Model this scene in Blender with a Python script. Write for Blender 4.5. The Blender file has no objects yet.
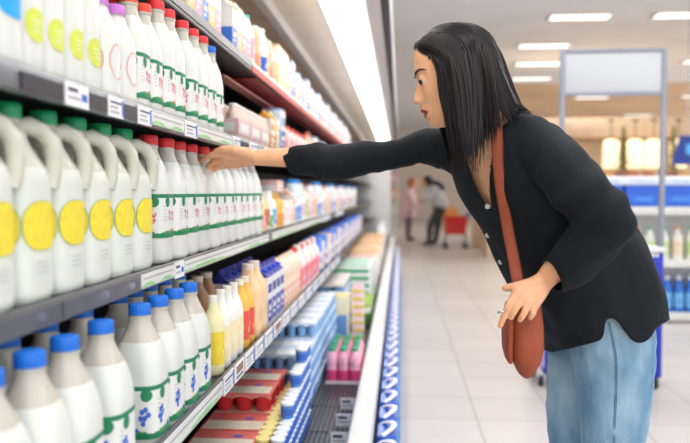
import bpy, bmesh, math, random
import numpy as np
from mathutils import Vector, Matrix, noise
random.seed(7)
PI = math.pi
C = bpy.context.scene.collection
SC = bpy.context.scene
# ------------------------------------------------------------------ camera geometry
CAM_H = 1.2
FPX = 700.0
PITCH = math.atan(29.5 / FPX)
YAW = math.atan(55.0 * math.cos(PITCH) / FPX)
FW = Vector((-math.sin(YAW) * math.cos(PITCH), math.cos(YAW) * math.cos(PITCH), -math.sin(PITCH)))
RT = Vector((math.cos(YAW), math.sin(YAW), 0))
UP = RT.cross(FW)
CAMP = Vector((0, 0, CAM_H))
def at(px, py, Y):
    """world point seen at (px, py) of the photograph, Y metres down the aisle"""
    d = FW + RT * ((px - 345) / FPX) + UP * ((221.5 - py) / FPX)
    return CAMP + d * (Y / d.y)
def aisle(px, X, Z=1.1):
    """distance down the aisle at which a point of the line (X, *, Z) shows at column px"""
    lo, hi = 0.2, 60.0
    for _ in range(60):
        m = (lo + hi) / 2
        p = Vector((X, m, Z)) - CAMP
        x = 345 + FPX * p.dot(RT) / p.dot(FW)
        if x < px: lo = m
        else: hi = m
    return lo
# ------------------------------------------------------------------ materials
def lin(c):
    c = c / 255.0
    return c / 12.92 if c <= 0.04045 else ((c + 0.055) / 1.055) ** 2.4
def rgb(*c): return tuple(lin(v) for v in c) + (1.0,)
MATS = {}
def mat(name, col, rough=0.5, metal=0.0, var=0.06, scale=18.0, spec=0.5, coat=0.0, trans=0.0, emit=None, estr=0.0, bump=0.0, bscale=60.0, sss=0.0, stretch=None):
    if name in MATS: return MATS[name]
    m = bpy.data.materials.new(name); m.use_nodes = True
    nt = m.node_tree; b = nt.nodes['Principled BSDF']
    c = rgb(*col)
    tc = nt.nodes.new('ShaderNodeTexCoord')
    src = tc.outputs['Object']
    if stretch:
        mp = nt.nodes.new('ShaderNodeMapping'); mp.inputs['Scale'].default_value = stretch
        nt.links.new(src, mp.inputs['Vector']); src = mp.outputs['Vector']
    n = nt.nodes.new('ShaderNodeTexNoise'); n.inputs['Scale'].default_value = scale; n.inputs['Detail'].default_value = 3
    nt.links.new(src, n.inputs['Vector'])
    r = nt.nodes.new('ShaderNodeValToRGB')
    r.color_ramp.elements[0].position = 0.3; r.color_ramp.elements[1].position = 0.7
    r.color_ramp.elements[0].color = tuple(max(0, v * (1 - var)) for v in c[:3]) + (1,)
    r.color_ramp.elements[1].color = tuple(min(1, v * (1 + var)) for v in c[:3]) + (1,)
    nt.links.new(n.outputs['Fac'], r.inputs['Fac'])
    nt.links.new(r.outputs['Color'], b.inputs['Base Color'])
    b.inputs['Roughness'].default_value = rough
    b.inputs['Metallic'].default_value = metal
    b.inputs['Specular IOR Level'].default_value = spec
    b.inputs['Coat Weight'].default_value = coat
    b.inputs['Transmission Weight'].default_value = trans
    if sss:
        b.inputs['Subsurface Weight'].default_value = sss
        b.inputs['Subsurface Radius'].default_value = (0.012, 0.005, 0.003)
        b.inputs['Subsurface Scale'].default_value = 1.0
    if emit:
        b.inputs['Emission Color'].default_value = rgb(*emit)
        b.inputs['Emission Strength'].default_value = estr
    if bump:
        n2 = nt.nodes.new('ShaderNodeTexNoise'); n2.inputs['Scale'].default_value = bscale; n2.inputs['Detail'].default_value = 4
        nt.links.new(src, n2.inputs['Vector'])
        bp = nt.nodes.new('ShaderNodeBump'); bp.inputs['Strength'].default_value = bump; bp.inputs['Distance'].default_value = 0.004
        nt.links.new(n2.outputs['Fac'], bp.inputs['Height']); nt.links.new(bp.outputs['Normal'], b.inputs['Normal'])
    MATS[name] = m
    return m
M = dict(
    milk=mat('milk_white_plastic', (222, 225, 219), 0.3, var=0.015, coat=0.2),
    milkneck_shade=mat('thin_plastic_and_shade', (198, 193, 182), 0.25, var=0.04, coat=0.3),  # bare plastic necks; also the shade painted on blue-capped shoulders
    jug=mat('jug_plastic', (219, 223, 214), 0.32, var=0.02, coat=0.2),
    jugtop_shade=mat('thin_jug_plastic_and_shade', (200, 200, 184), 0.3, var=0.04, coat=0.2),  # thin plastic tone with the upper shelf's shade painted in
    capgreen=mat('green_cap_plastic', (14, 150, 92), 0.4, var=0.05),
    capred=mat('red_cap_plastic', (226, 46, 52), 0.4, var=0.05),
    capblue=mat('blue_cap_plastic', (22, 112, 218), 0.4, var=0.05),
    cappurple=mat('mauve_cap_plastic', (206, 122, 216), 0.4, var=0.05),
    caporange=mat('orange_red_cap_plastic', (236, 76, 50), 0.4, var=0.05),
    capteal=mat('teal_cap_plastic', (60, 190, 190), 0.4, var=0.05),
    capwhite=mat('white_cap_plastic', (232, 228, 218), 0.4, var=0.05),
    capnavy=mat('navy_cap_plastic', (34, 44, 140), 0.4, var=0.05),
    lgreen=mat('label_green_ink', (20, 128, 84), 0.5, var=0.08, scale=120),
    lgreen2=mat('label_leaf_ink', (72, 150, 70), 0.5, var=0.25, scale=160),
    lwhite=mat('label_paper_white', (230, 231, 228), 0.45, var=0.01),
    lpink=mat('label_pink_ink', (226, 92, 112), 0.5, var=0.1),
    lblue=mat('label_blue_ink', (58, 104, 206), 0.5, var=0.1),
    lyellow=mat('label_yellow_ink', (238, 216, 62), 0.5, var=0.08, scale=70),
    lyellow2=mat('label_lime_ink', (214, 222, 84), 0.5, var=0.08, scale=70),
    lcyan=mat('label_cyan_ink', (20, 164, 240), 0.5, var=0.06),
    lrule=mat('label_grey_ink', (176, 178, 182), 0.5, var=0.06),
    railgrey=mat('rail_grey_metal', (120, 122, 126), 0.3, 0.6, var=0.12, scale=6, bump=0.05),
    raildark=mat('rail_dark_metal', (62, 64, 70), 0.35, 0.5, var=0.15, scale=8),
    railwhite=mat('rail_white_strip', (226, 226, 222), 0.4, var=0.05),
    railgreen=mat('rail_green_strip', (150, 206, 140), 0.45, var=0.12, scale=30),
    railred=mat('rail_red_strip', (206, 62, 60), 0.4, var=0.1),
    ticket=mat('ticket_paper', (236, 236, 240), 0.5, var=0.02),
    tickettext=mat('ticket_ink', (70, 72, 92), 0.5, var=0.1),
    ticketblue=mat('ticket_blue_ink', (52, 104, 214), 0.5, var=0.1),
    ticketbrown=mat('ticket_photo_ink', (146, 108, 84), 0.5, var=0.3, scale=90),
    caseblack=mat('case_dark_liner', (40, 42, 48), 0.5, var=0.15, scale=5),
    casewhite=mat('case_white_enamel', (226, 226, 226), 0.35, var=0.03, scale=4),
    casecream=mat('case_cream_enamel', (246, 236, 220), 0.35, var=0.05, scale=4),
    casegrey=mat('case_grey_enamel', (212, 207, 208), 0.35, 0.0, var=0.05, scale=4),
    casetan=mat('case_tan_liner', (206, 186, 166), 0.35, var=0.18, scale=5),
    shelfred=mat('red_shelf_liner', (140, 58, 60), 0.45, var=0.06),
    wire=mat('wire_steel', (120, 122, 128), 0.35, 0.8, var=0.1),
    bumperwhite=mat('bumper_white_plastic', (228, 226, 224), 0.4, var=0.03, scale=5),
    skin=mat('skin', (240, 180, 140), 0.45, var=0.05, scale=40, sss=0.12, bump=0.02, bscale=300),
    lips=mat('lipstick', (150, 48, 56), 0.35, var=0.05),
    eyewhite=mat('eye_white', (226, 220, 214), 0.2, var=0.02),
    iris=mat('iris_dark', (34, 22, 18), 0.15, var=0.1),
    brow=mat('brow_hair', (52, 34, 28), 0.6, var=0.15),
    hair=mat('hair_dark', (20, 15, 18), 0.40, var=0.3, scale=60, spec=0.3),
    shirt=mat('black_cotton', (19, 24, 30), 0.75, var=0.12, scale=30, bump=0.15, bscale=420, spec=0.25),
    button=mat('shirt_button', (206, 204, 200), 0.3, var=0.05),
    thread=mat('seam_thread', (84, 126, 162), 0.7, var=0.1),
    leather=mat('rust_leather', (156, 72, 42), 0.62, var=0.12, scale=22, bump=0.12, bscale=240),
    leatherdark=mat('rust_leather_edge', (112, 48, 30), 0.5, var=0.1),
    steel=mat('brushed_steel', (190, 190, 196), 0.25, 0.9, var=0.06),
    postgrey=mat('grey_powder_coat', (150, 154, 166), 0.4, 0.3, var=0.05),
    boardgrey=mat('sign_board_grey', (206, 208, 212), 0.5, var=0.02, scale=3),
    royal=mat('royal_blue_plastic', (26, 46, 178), 0.4, var=0.06),
    lilac=mat('lilac_plastic', (176, 160, 214), 0.4, var=0.05),
    rubber=mat('black_rubber', (26, 26, 28), 0.6, var=0.1),
)
def denim():
    m = bpy.data.materials.new('faded_denim'); m.use_nodes = True
    nt = m.node_tree; b = nt.nodes['Principled BSDF']
    tc = nt.nodes.new('ShaderNodeTexCoord')
    mp = nt.nodes.new('ShaderNodeMapping'); mp.inputs['Scale'].default_value = (1, 1, 0.35)
    nt.links.new(tc.outputs['Object'], mp.inputs['Vector'])
    n = nt.nodes.new('ShaderNodeTexNoise'); n.inputs['Scale'].default_value = 13; n.inputs['Detail'].default_value = 5
    nt.links.new(mp.outputs['Vector'], n.inputs['Vector'])
    r = nt.nodes.new('ShaderNodeValToRGB'); e = r.color_ramp.elements
    e[0].position = 0.32; e[0].color = rgb(96, 138, 172); e[1].position = 0.68; e[1].color = rgb(172, 200, 218)
    nt.links.new(n.outputs['Fac'], r.inputs['Fac'])
    w = nt.nodes.new('ShaderNodeTexNoise'); w.inputs['Scale'].default_value = 500
    nt.links.new(tc.outputs['Object'], w.inputs['Vector'])
    mx = nt.nodes.new('ShaderNodeMixRGB'); mx.blend_type = 'OVERLAY'; mx.inputs['Fac'].default_value = 0.25
    nt.links.new(r.outputs['Color'], mx.inputs['Color1']); nt.links.new(w.outputs['Fac'], mx.inputs['Color2'])
    nt.links.new(mx.outputs['Color'], b.inputs['Base Color'])
    b.inputs['Roughness'].default_value = 0.85; b.inputs['Specular IOR Level'].default_value = 0.2
    bp = nt.nodes.new('ShaderNodeBump'); bp.inputs['Strength'].default_value = 0.2; bp.inputs['Distance'].default_value = 0.003
    nt.links.new(w.outputs['Fac'], bp.inputs['Height']); nt.links.new(bp.outputs['Normal'], b.inputs['Normal'])
    return m
M['denim'] = denim()
def tiles():
    m = bpy.data.materials.new('pale_floor_tiles'); m.use_nodes = True
    nt = m.node_tree; b = nt.nodes['Principled BSDF']
    tc = nt.nodes.new('ShaderNodeTexCoord')
    br = nt.nodes.new('ShaderNodeTexBrick')
    br.offset = 0.0; br.inputs['Scale'].default_value = 1.0
    br.inputs['Brick Width'].default_value = 0.41; br.inputs['Row Height'].default_value = 0.41
    br.inputs['Mortar Size'].default_value = 0.0045; br.inputs['Mortar Smooth'].default_value = 0.2
    br.inputs['Color1'].default_value = rgb(220, 212, 203); br.inputs['Color2'].default_value = rgb(213, 204, 195)
    br.inputs['Mortar'].default_value = rgb(176, 164, 154)
    nt.links.new(tc.outputs['Object'], br.inputs['Vector'])
    n = nt.nodes.new('ShaderNodeTexNoise'); n.inputs['Scale'].default_value = 5; n.inputs['Detail'].default_value = 4
    nt.links.new(tc.outputs['Object'], n.inputs['Vector'])
    mx = nt.nodes.new('ShaderNodeMixRGB'); mx.blend_type = 'SOFT_LIGHT'; mx.inputs['Fac'].default_value = 0.15
    nt.links.new(br.outputs['Color'], mx.inputs['Color1']); nt.links.new(n.outputs['Fac'], mx.inputs['Color2'])
    nt.links.new(mx.outputs['Color'], b.inputs['Base Color'])
    b.inputs['Roughness'].default_value = 0.28; b.inputs['Specular IOR Level'].default_value = 0.4
    return m
M['floor'] = tiles()
_pc = {}
def pm(col, rough=0.45, var=0.07):
    """a plain product material for an sRGB colour"""
    k = tuple(col)
    if k not in _pc: _pc[k] = mat('product_ink_%d_%d_%d' % k, k, rough, var=var, scale=35, coat=0.1)
    return _pc[k]
# ------------------------------------------------------------------ mesh builder
class MB:
    def __init__(s): s.v = []; s.f = []; s.m = []; s.mats = []
    def mi(s, m):
        if m not in s.mats: s.mats.append(m)
        return s.mats.index(m)
    def add(s, vs, fs, m):
        o = len(s.v); i = s.mi(m)
        s.v += [tuple(p) for p in vs]
        for f in fs: s.f.append(tuple(a + o for a in f)); s.m.append(i)
        return s
    def box(s, x0, x1, y0, y1, z0, z1, m, bev=0.0):
        if bev <= 0:
            vs = [(x, y, z) for z in (z0, z1) for y in (y0, y1) for x in (x0, x1)]
            return s.add(vs, [(0, 2, 3, 1), (4, 5, 7, 6), (0, 1, 5, 4), (2, 6, 7, 3), (0, 4, 6, 2), (1, 3, 7, 5)], m)
        hx, hy = (x1 - x0) / 2, (y1 - y0) / 2; cx, cy = (x0 + x1) / 2, (y0 + y1) / 2
        b = min(bev, hx * .9, hy * .9, (z1 - z0) * .45)
        def ring(ix, iz):
            r = []
            for sx, sy, a0 in ((1, 1, 0), (-1, 1, PI / 2), (-1, -1, PI), (1, -1, 1.5 * PI)):
                for k in range(3):
                    a = a0 + k * PI / 4
                    r.append((cx + sx * (hx - b) + math.cos(a) * (b - ix), cy + sy * (hy - b) + math.sin(a) * (b - ix), iz))
            return r
        return s.loft([ring(b, z0), ring(b * .3, z0 + b * .3), ring(0, z0 + b), ring(0, z1 - b), ring(b * .3, z1 - b * .3), ring(b, z1)], m)
    def loft(s, rings, m, cap0=True, cap1=True, mfun=None):
        n = len(rings[0]); vs = [p for r in rings for p in r]; o = len(s.v)
        s.v += [tuple(p) for p in vs]
        for i in range(len(rings) - 1):
            mm = s.mi(mfun(i) if mfun else m)
            for k in range(n):
                a, b = i * n + k, i * n + (k + 1) % n
                s.f.append((o + a, o + b, o + b + n, o + a + n)); s.m.append(mm)
        if cap0: s.f.append(tuple(o + k for k in reversed(range(n)))); s.m.append(s.mi(mfun(0) if mfun else m))
        if cap1: s.f.append(tuple(o + (len(rings) - 1) * n + k for k in range(n))); s.m.append(s.mi(mfun(len(rings) - 2) if mfun else m))
        return s
    def lathe(s, prof, m, n=20, c=(0, 0, 0), rib=0.0, ribs=0, **k):
        rings = []
        for r, z in prof:
            rings.append([(c[0] + math.cos(2 * PI * i / n) * r * (1 + (rib if i % 2 else 0)), c[1] + math.sin(2 * PI * i / n) * r * (1 + (rib if i % 2 else 0)), c[2] + z) for i in range(n)])
        return s.loft(rings, m, **k)
    def tube(s, pts, rad, m, n=8, closed=False, flat=1.0):
        pts = [Vector(p) for p in pts]
        rs = rad if isinstance(rad, (list, tuple)) else [rad] * len(pts)
        rings = []; prev = None
        for i, p in enumerate(pts):
            a = pts[max(i - 1, 0)]; b = pts[min(i + 1, len(pts) - 1)]
            if closed: a = pts[i - 1]; b = pts[(i + 1) % len(pts)]
            t = (b - a).normalized() if (b - a).length > 1e-9 else Vector((0, 0, 1))
            if prev is None:
                u = t.cross(Vector((0, 0, 1)))
                if u.length < 1e-3: u = t.cross(Vector((1, 0, 0)))
                u.normalize()
            else:
                u = prev - t * prev.dot(t); u.normalize()
            prev = u; w = t.cross(u)
            rings.append([p + (u * math.cos(2 * PI * k / n) + w * math.sin(2 * PI * k / n) * flat) * rs[i] for k in range(n)])
        if closed: rings.append(rings[0]); return s.loft(rings, m, False, False)
        return s.loft(rings, m)
    def ball(s, c, r, m, n=12, sc=(1, 1, 1)):
        prof = [(max(1e-4, math.sin(PI * i / n)), -math.cos(PI * i / n)) for i in range(n + 1)]
        rings = [[(c[0] + math.cos(2 * PI * k / (n + 4)) * q * r * sc[0], c[1] + math.sin(2 * PI * k / (n + 4)) * q * r * sc[1], c[2] + z * r * sc[2]) for k in range(n + 4)] for q, z in prof]
        return s.loft(rings, m)
    def mesh(s, name, smooth=True):
        me = bpy.data.meshes.new(name)
        me.from_pydata(s.v, [], s.f)
        for m in s.mats: me.materials.append(m)
        me.polygons.foreach_set('material_index', s.m)
        if smooth:
            me.polygons.foreach_set('use_smooth', [True] * len(s.f))
            try: me.set_sharp_from_angle(angle=math.radians(38))
            except Exception: pass
        me.update()
        return me
def obj(name, me, parent=None, loc=None):
    if isinstance(me, MB): me = me.mesh(name)
    o = bpy.data.objects.new(name, me); C.objects.link(o)
    if parent: o.parent = parent
    if loc is not None: o.location = loc
    return o
def tag(o, label, cat, group=None, kind=None):
    o['label'] = label; o['category'] = cat
    if group: o['group'] = group
    if kind: o['kind'] = kind
    return o
def thing(name, label, cat, loc=(0, 0, 0), rz=0, group=None):
    o = bpy.data.objects.new(name, None); C.objects.link(o); o.empty_display_size = 0.02
    o.location = loc; o.rotation_euler = (0, 0, rz)
    return tag(o, label, cat, group)
KIDS = {}
def part(name, me, parent, loc=None):
    o = obj(name, me, parent, loc)
    KIDS.setdefault(parent.name, []).append(o)
    return o
def dup(root, label, loc, rz=0, group=None, name=None):
    """copy a thing with its parts and sub-parts"""
    r = root.copy(); C.objects.link(r); r.location = loc; r.rotation_euler = (0, 0, rz); r['label'] = label
    if group: r['group'] = group
    for ch in KIDS.get(root.name, []):
        c = ch.copy(); C.objects.link(c); c.parent = r
        KIDS.setdefault(r.name, []).append(c)
        for g in KIDS.get(ch.name, []):
            d = g.copy(); C.objects.link(d); d.parent = c
    return r
def struct(name, mb, label=None):
    o = obj(name, mb); o['kind'] = 'structure'
    if label: o['label'] = label
    return o
ORD = ['', 'first', 'second', 'third', 'fourth', 'fifth', 'sixth', 'seventh', 'eighth', 'ninth', 'tenth', 'eleventh', 'twelfth', 'thirteenth', 'fourteenth', 'fifteenth', 'sixteenth', 'seventeenth', 'eighteenth', 'nineteenth', 'twentieth']
TENS = {20: 'twenty', 30: 'thirty', 40: 'forty', 50: 'fifty'}
def nth(n):
    if n <= 20: return ORD[n]
    t, u = n // 10 * 10, n % 10
    return TENS[t] + '-' + ORD[u] if u else TENS[t][:-1] + 'ieth'
def se(hx, hy, n, a):
    c, s_ = math.cos(a), math.sin(a)
    return (hx * math.copysign(abs(c) ** (2 / n), c), hy * math.copysign(abs(s_) ** (2 / n), s_))
def se_ring(z, hx, hy, n, N=28, cx=0, cy=0):
    return [(cx + se(hx, hy, n, 2 * PI * k / N + 0.001)[0], cy + se(hx, hy, n, 2 * PI * k / N + 0.001)[1], z) for k in range(N)]
def band(mb, hx, hy, n, z0, z1, m, off=0.0006, N=40, a0=0, a1=2 * PI):
    r0 = []; r1 = []
    full = abs(a1 - a0 - 2 * PI) < 1e-6
    K = N if full else N + 1
    for k in range(K):
        x, y = se(hx + off, hy + off, n, a0 + (a1 - a0) * k / N + 0.001)
        r0.append((x, y, z0)); r1.append((x, y, z1))
    vs = r0 + r1
    fs = [(k, (k + 1) % K, K + (k + 1) % K, K + k) for k in range(K if full else K - 1)]
    mb.add(vs, fs, m)
def on_face(hx, hy, n, u, z, face, off):
    """point on the +X (face 0) or -Y (face 1) side of a superellipse body"""
    if face == 0:
        x = hx * max(0.0, 1 - abs(u / hy) ** n) ** (1 / n) + off; return (x, u, z)
    y = -(hy * max(0.0, 1 - abs(u / hx) ** n) ** (1 / n) + off); return (u, y, z)
def disc(mb, hx, hy, n, u0, z0, ru, rz, face, m, off=0.001, N=20, pw=2.0):
    K = 4
    vs = [on_face(hx, hy, n, u0, z0, face, off)]; fs = []
    for j in range(1, K + 1):
        for k in range(N):
            a, b = se(ru * j / K, rz * j / K, pw, 2 * PI * k / N + .001)
            vs.append(on_face(hx, hy, n, u0 + a, z0 + b, face, off))
    for k in range(N): fs.append((0, 1 + k, 1 + (k + 1) % N))
    for j in range(K - 1):
        for k in range(N):
            a = 1 + j * N + k; b = 1 + j * N + (k + 1) % N
            fs.append((a, a + N, b + N, b))
    mb.add(vs, fs, m)
def stroke(mb, hx, hy, n, pts, w, face, m, off=0.0012):
    for (u0, z0), (u1, z1) in zip(pts[:-1], pts[1:]):
        du, dz = u1 - u0, z1 - z0; L = math.hypot(du, dz) or 1
        nu, nz = -dz / L * w / 2, du / L * w / 2
        mb.add([on_face(hx, hy, n, u0 + nu, z0 + nz, face, off), on_face(hx, hy, n, u0 - nu, z0 - nz, face, off),
                on_face(hx, hy, n, u1 - nu, z1 - nz, face, off), on_face(hx, hy, n, u1 + nu, z1 + nz, face, off)], [(0, 1, 2, 3)], m)
# ------------------------------------------------------------------ the hall
s = MB(); s.box(-2.2, 15, -4, 32, -0.1, 0, M['floor']); struct('floor', s)
ceil_m = mat('ceiling_paint', (243, 246, 252), 0.8, var=0.03, scale=1.5)
s = MB(); s.box(-2.2, 15, -4, 32, 4.0, 4.1, ceil_m); struct('ceiling', s)
wall_m = mat('wall_paint_warm', (232, 222, 212), 0.8, var=0.05, scale=1.2)
s = MB(); s.box(-2.2, 15, 31.5, 31.7, 0, 4.0, wall_m); struct('wall_back', s)
s = MB(); s.box(-2.2, -2.1, -4, 31.5, 0, 4.0, wall_m); struct('wall_left', s)
s = MB(); s.box(-2.1, 15, 31.46, 31.5, 0, 0.12, M['casegrey']); struct('baseboard_back', s)
# ceiling light panels: frame + glowing diffuser
lightm = mat('lit_panel', (255, 252, 244), 0.5, emit=(255, 250, 240), estr=2.0)
lframe = mat('panel_frame', (226, 224, 222), 0.5)
def panel_proto(w, d):
    t = thing('ceiling_light', '', 'ceiling light')
    f = MB()
    for a in ((-w / 2 - .03, -w / 2, -d / 2, d / 2), (w / 2, w / 2 + .03, -d / 2, d / 2), (-w / 2 - .03, w / 2 + .03, -d / 2 - .03, -d / 2), (-w / 2 - .03, w / 2 + .03, d / 2, d / 2 + .03)):
        f.box(a[0], a[1], a[2], a[3], -.035, 0, lframe)
    part('frame', f, t)
    g = MB(); g.box(-w / 2, w / 2, -d / 2, d / 2, -.022, -0.004, lightm); part('diffuser', g, t)
    return t
s = MB(); s.box(2.2, 14.5, 18.6, 31.4, 3.97, 3.999, mat('warm_ceiling_paint', (236, 204, 172), 0.8, var=0.1, scale=.8)); struct('trim_1', s, 'warm tan ceiling panel over the bakery end of the hall')
lp = panel_proto(.92, .32); first = True
for x, y, nm in ((2.84, 11.5, 'nearest of the left column, high over the stand'), (4.46, 11.5, 'nearest at the right, cut by the picture edge'), (2.72, 13.7, 'second up the left column beside the stand'), (2.98, 15.6, 'third up the left column beside the stand'),
                 (6.5, 15.6, 'right of the stand post'), (3.2, 17.6, 'fourth and lowest of the left column'), (5.55, 21.0, 'just under the blank board'), (8.55, 21.0, 'far right under the nearer one'), (8.5, 26.0, 'farthest and smallest, above the lamps')):
    lab = 'bright ceiling light, %s' % nm
    if first: lp['label'] = lab; lp['group'] = 'ceiling lights'; lp.location = (x, y, 4.0 if y < 18.6 else 3.97); first = False
    else: dup(lp, lab, (x, y, 4.0 if y < 18.6 else 3.97), group='ceiling lights')
# ------------------------------------------------------------------ the refrigerated display case
Y0, Y1 = -1.2, 12.5
XF = dict(lower=-.425, middle=-.49, upper=-.49, top=-.53)
ZT = dict(lower=.755, middle=1.047, upper=1.362, top=1.665)
ZB = dict(lower=.71, middle=1.012, upper=1.328, top=1.63)
XB = -.98
WELL = .33
LIP = dict(lower=.016, middle=0, upper=0, top=0)
case = thing('display_case', 'long open dairy display case with lit canopy along the left', 'display case', (-.55, 0, 0))
ox = .55
def cpart(name, mb, parent=None):
    for i, p in enumerate(mb.v): mb.v[i] = (p[0] + ox, p[1], p[2])
    o = obj(name, mb, parent or case)
    return o
s = MB(); s.box(XB, -.166, Y0, Y1, .02, WELL - .02, M['casewhite']); cpart('base', s)
s = MB(); s.box(XB, -.168, Y0, Y1, WELL - .02, WELL - .004, M['caseblack'])
for x in np.arange(-.40, -.175, .018): s.box(x, x + .006, Y0, Y1, WELL - .004, WELL, M['wire'])
for y in np.arange(0.4, 5, .3): s.box(-.42, -.172, y, y + .008, WELL - .003, WELL + .001, M['wire'])
cpart('deck_rack', s)
s = MB(); s.box(-.166, -.095, Y0, Y1, .0, .37, M['casewhite']); cpart('front_panel', s)
s = MB()
prof = [(-.168, .345), (-.168, .408), (-.160, .419), (-.146, .422), (-.110, .422), (-.095, .418), (-.088, .406), (-.088, .37), (-.094, .345)]
s.loft([[(x, y, z) for x, z in prof] for y in (Y0, Y1)], M['bumperwhite'])
rim = cpart('bumper_rail', s)
s = MB(); s.box(-.0875, -.0865, Y0, Y1, .376, .384, M['casegrey']); cpart('rail_groove', s, rim)
s = MB(); s.box(XB - .06, XB, Y0, Y1, .02, 1.66, M['caseblack']); cpart('back_panel', s)
s = MB(); s.box(XB - .06, XB, Y0, Y1, 1.66, 2.3, M['casetan']); cpart('upper_back_panel', s)
s = MB(); s.box(XB, -.166, Y1, Y1 + .05, .02, 2.28, M['casewhite'], .01); cpart('end_panel', s)
# canopy
s = MB()
prof = [(-.05, 2.06), (-.05, 2.36), (XB, 2.36), (XB, 2.16), (-.66, 2.12), (-.655, 2.05), (-.60, 2.04), (-.595, 2.075), (-.37, 2.06), (-.365, 2.045), (-.305, 2.045), (-.30, 2.07), (-.165, 2.07), (-.16, 2.05), (-.09, 2.05), (-.088, 2.08)]
cm = [M['casewhite'], M['casewhite'], M['casegrey'], M['casetan'], M['casegrey'], M['casegrey'], M['casegrey'], M['casecream'], M['casewhite'], M['casewhite'], M['casewhite'], M['casewhite'], M['casegrey'], M['casegrey'], M['caseblack'], M['caseblack']]
n = len(prof)
for k in range(n):
    (xa, za), (xb, zb) = prof[k], prof[(k + 1) % n]
    s.add([(xa, Y0, za), (xb, Y0, zb), (xb, Y1, zb), (xa, Y1, za)], [(0, 1, 2, 3)], cm[k])
s.add([(x, Y1, z) for x, z in prof], [tuple(range(n))], M['casewhite']); s.add([(x, Y0, z) for x, z in prof], [tuple(range(n))], M['casewhite'])
canopy = cpart('canopy', s)
for i in range(9):
    y = Y0 + .05 + i * 1.52
    g = MB(); g.box(-.300, -.195, y, y + 1.48, 2.030, 2.068, mat('canopy_diffuser', (255, 253, 248), 0.5, emit=(255, 250, 242), estr=4.5), .016)
    cpart('light_diffuser', g, canopy)
    g = MB(); g.tube([(-.335, y, 2.036), (-.335, y + 1.48, 2.036)], .016, mat('tube_lamp', (255, 253, 248), 0.5, emit=(255, 250, 242), estr=9.0), 10); cpart('light_tube', g, canopy)
g = MB(); g.box(-.084, -.052, Y0, Y1, 2.045, 2.075, M['caseblack']); cpart('gasket', g, canopy)
# shelves, rails, tickets
SH = {}
for nm in ('lower', 'middle', 'upper', 'top'):
    zs = ZT[nm] - LIP[nm]
    s = MB(); s.box(XB, XF[nm] - .004, Y0, Y1, zs - .024, zs, M['caseblack'] if nm != 'top' else M['raildark'], .003)
    SH[nm] = cpart('shelf', s)
    xf = XF[nm]
    prof = [(xf - .004, ZT[nm] + .001), (xf + .001, ZT[nm] + .003), (xf + .003, ZT[nm]), (xf + .003, ZB[nm] + .003), (xf, ZB[nm]), (xf - .012, ZB[nm]), (xf - .012, ZB[nm] + .004), (xf - .004, ZB[nm] + .008)]
    s = MB(); s.loft([[(x, y, z) for x, z in prof] for y in (Y0, Y1)], M['railgrey'])
    SH[nm + 'rail'] = cpart('price_rail', s, SH[nm])
def rail_bit(nm, pa, pb, m, name, za=.14, zb=.9, px=True, extra=None, th=.0025):
    xf = XF[nm] + .003; zt, zb_ = ZT[nm], ZB[nm]
    zm = (zt + zb_) / 2
    ya, yb = (aisle(pa, xf, zm), aisle(pb, xf, zm)) if px else (pa, pb)
    z0 = zb_ + (zt - zb_) * za; z1 = zb_ + (zt - zb_) * zb
    s = MB(); s.box(xf, xf + th, ya, yb, z0, z1, m)
    if extra: extra(s, xf + th, ya, yb, z0, z1)
    return cpart(name, s, SH[nm])
def print_ticket(k):
    def f(s, x, a, b, z0, z1):
        w = b - a; h = z1 - z0; e = .0004
        def q(u0, u1, v0, v1, m): s.box(x, x + e, a + w * u0, a + w * u1, z0 + h * v0, z0 + h * v1, m)
        if k == 0:
            q(.1, .5, .62, .78, M['tickettext']); q(.1, .62, .3, .42, M['lrule']); q(.68, .92, .3, .62, M['ticketblue'])
        elif k == 1:
            q(.12, .85, .66, .76, M['tickettext']); q(.12, .6, .42, .54, M['lrule']); q(.12, .7, .18, .3, M['lrule']); q(.88, .97, .1, .9, M['ticketblue'])
        else:
            q(.15, .85, .4, .85, M['ticketbrown']); q(.15, .85, .15, .28, M['tickettext'])
    return f
def print_strip(s, x, a, b, z0, z1):
    h = z1 - z0; e = .0004
    s.box(x, x + e, a + .01, b - .01, z0 + h * .58, z0 + h * .72, M['lrule'])
    N = 12
    for i in range(N):   # a wavy green meadow along the strip
        u0 = a + (b - a) * i / N; u1 = a + (b - a) * (i + 1) / N
        t = .22 + .16 * math.sin(i * .9)
        s.box(x, x + e, u0, u1, z0 + h * .06, z0 + h * t, M['railgreen'])
TK = dict(m=M['ticket'], name='price_ticket', za=-.02, zb=1.0, th=.003)
for a, b, k in ((64, 87, 0), (107, 122, 1), (137, 150, 1), (184, 196, 1), (232, 240, 1), (249, 257, 1), (264, 271, 1), (277, 284, 1)): rail_bit('upper', a, b, extra=print_ticket(k), **TK)
for a, b in ((151, 183), (197, 231)): rail_bit('upper', a, b, M['railwhite'], 'rail_strip', extra=print_strip)
for a, b in ((20, 62), (88, 106), (123, 136), (241, 248)): rail_bit('upper', a, b, M['raildark'], 'ticket_holder', .1, .8)
for a, b in ((141, 173), (184, 268), (272, 322)): rail_bit('middle', a, b, M['railwhite'], 'rail_strip', extra=print_strip)
rail_bit('middle', 174, 183, extra=print_ticket(0), **TK)
for a, b in ((-60, 60), (62, 138)): rail_bit('middle', a, b, M['railgrey'], 'ticket_holder', .1, .85)
for a, b in ((323, 330), (336, 343)): rail_bit('middle', a, b, extra=print_ticket(1), **TK)
rail_bit('middle', 344, 362, M['raildark'], 'ticket_holder', .1, .85)
rail_bit('lower', 120, 222, M['railwhite'], 'rail_strip', extra=print_strip)
x = 223
for i in range(15):
    w = 11 - i * .45
    rail_bit('lower', x, x + w - 1.2, extra=print_ticket(2 if i in (1, 5) else 1), **TK); x += w
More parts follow.
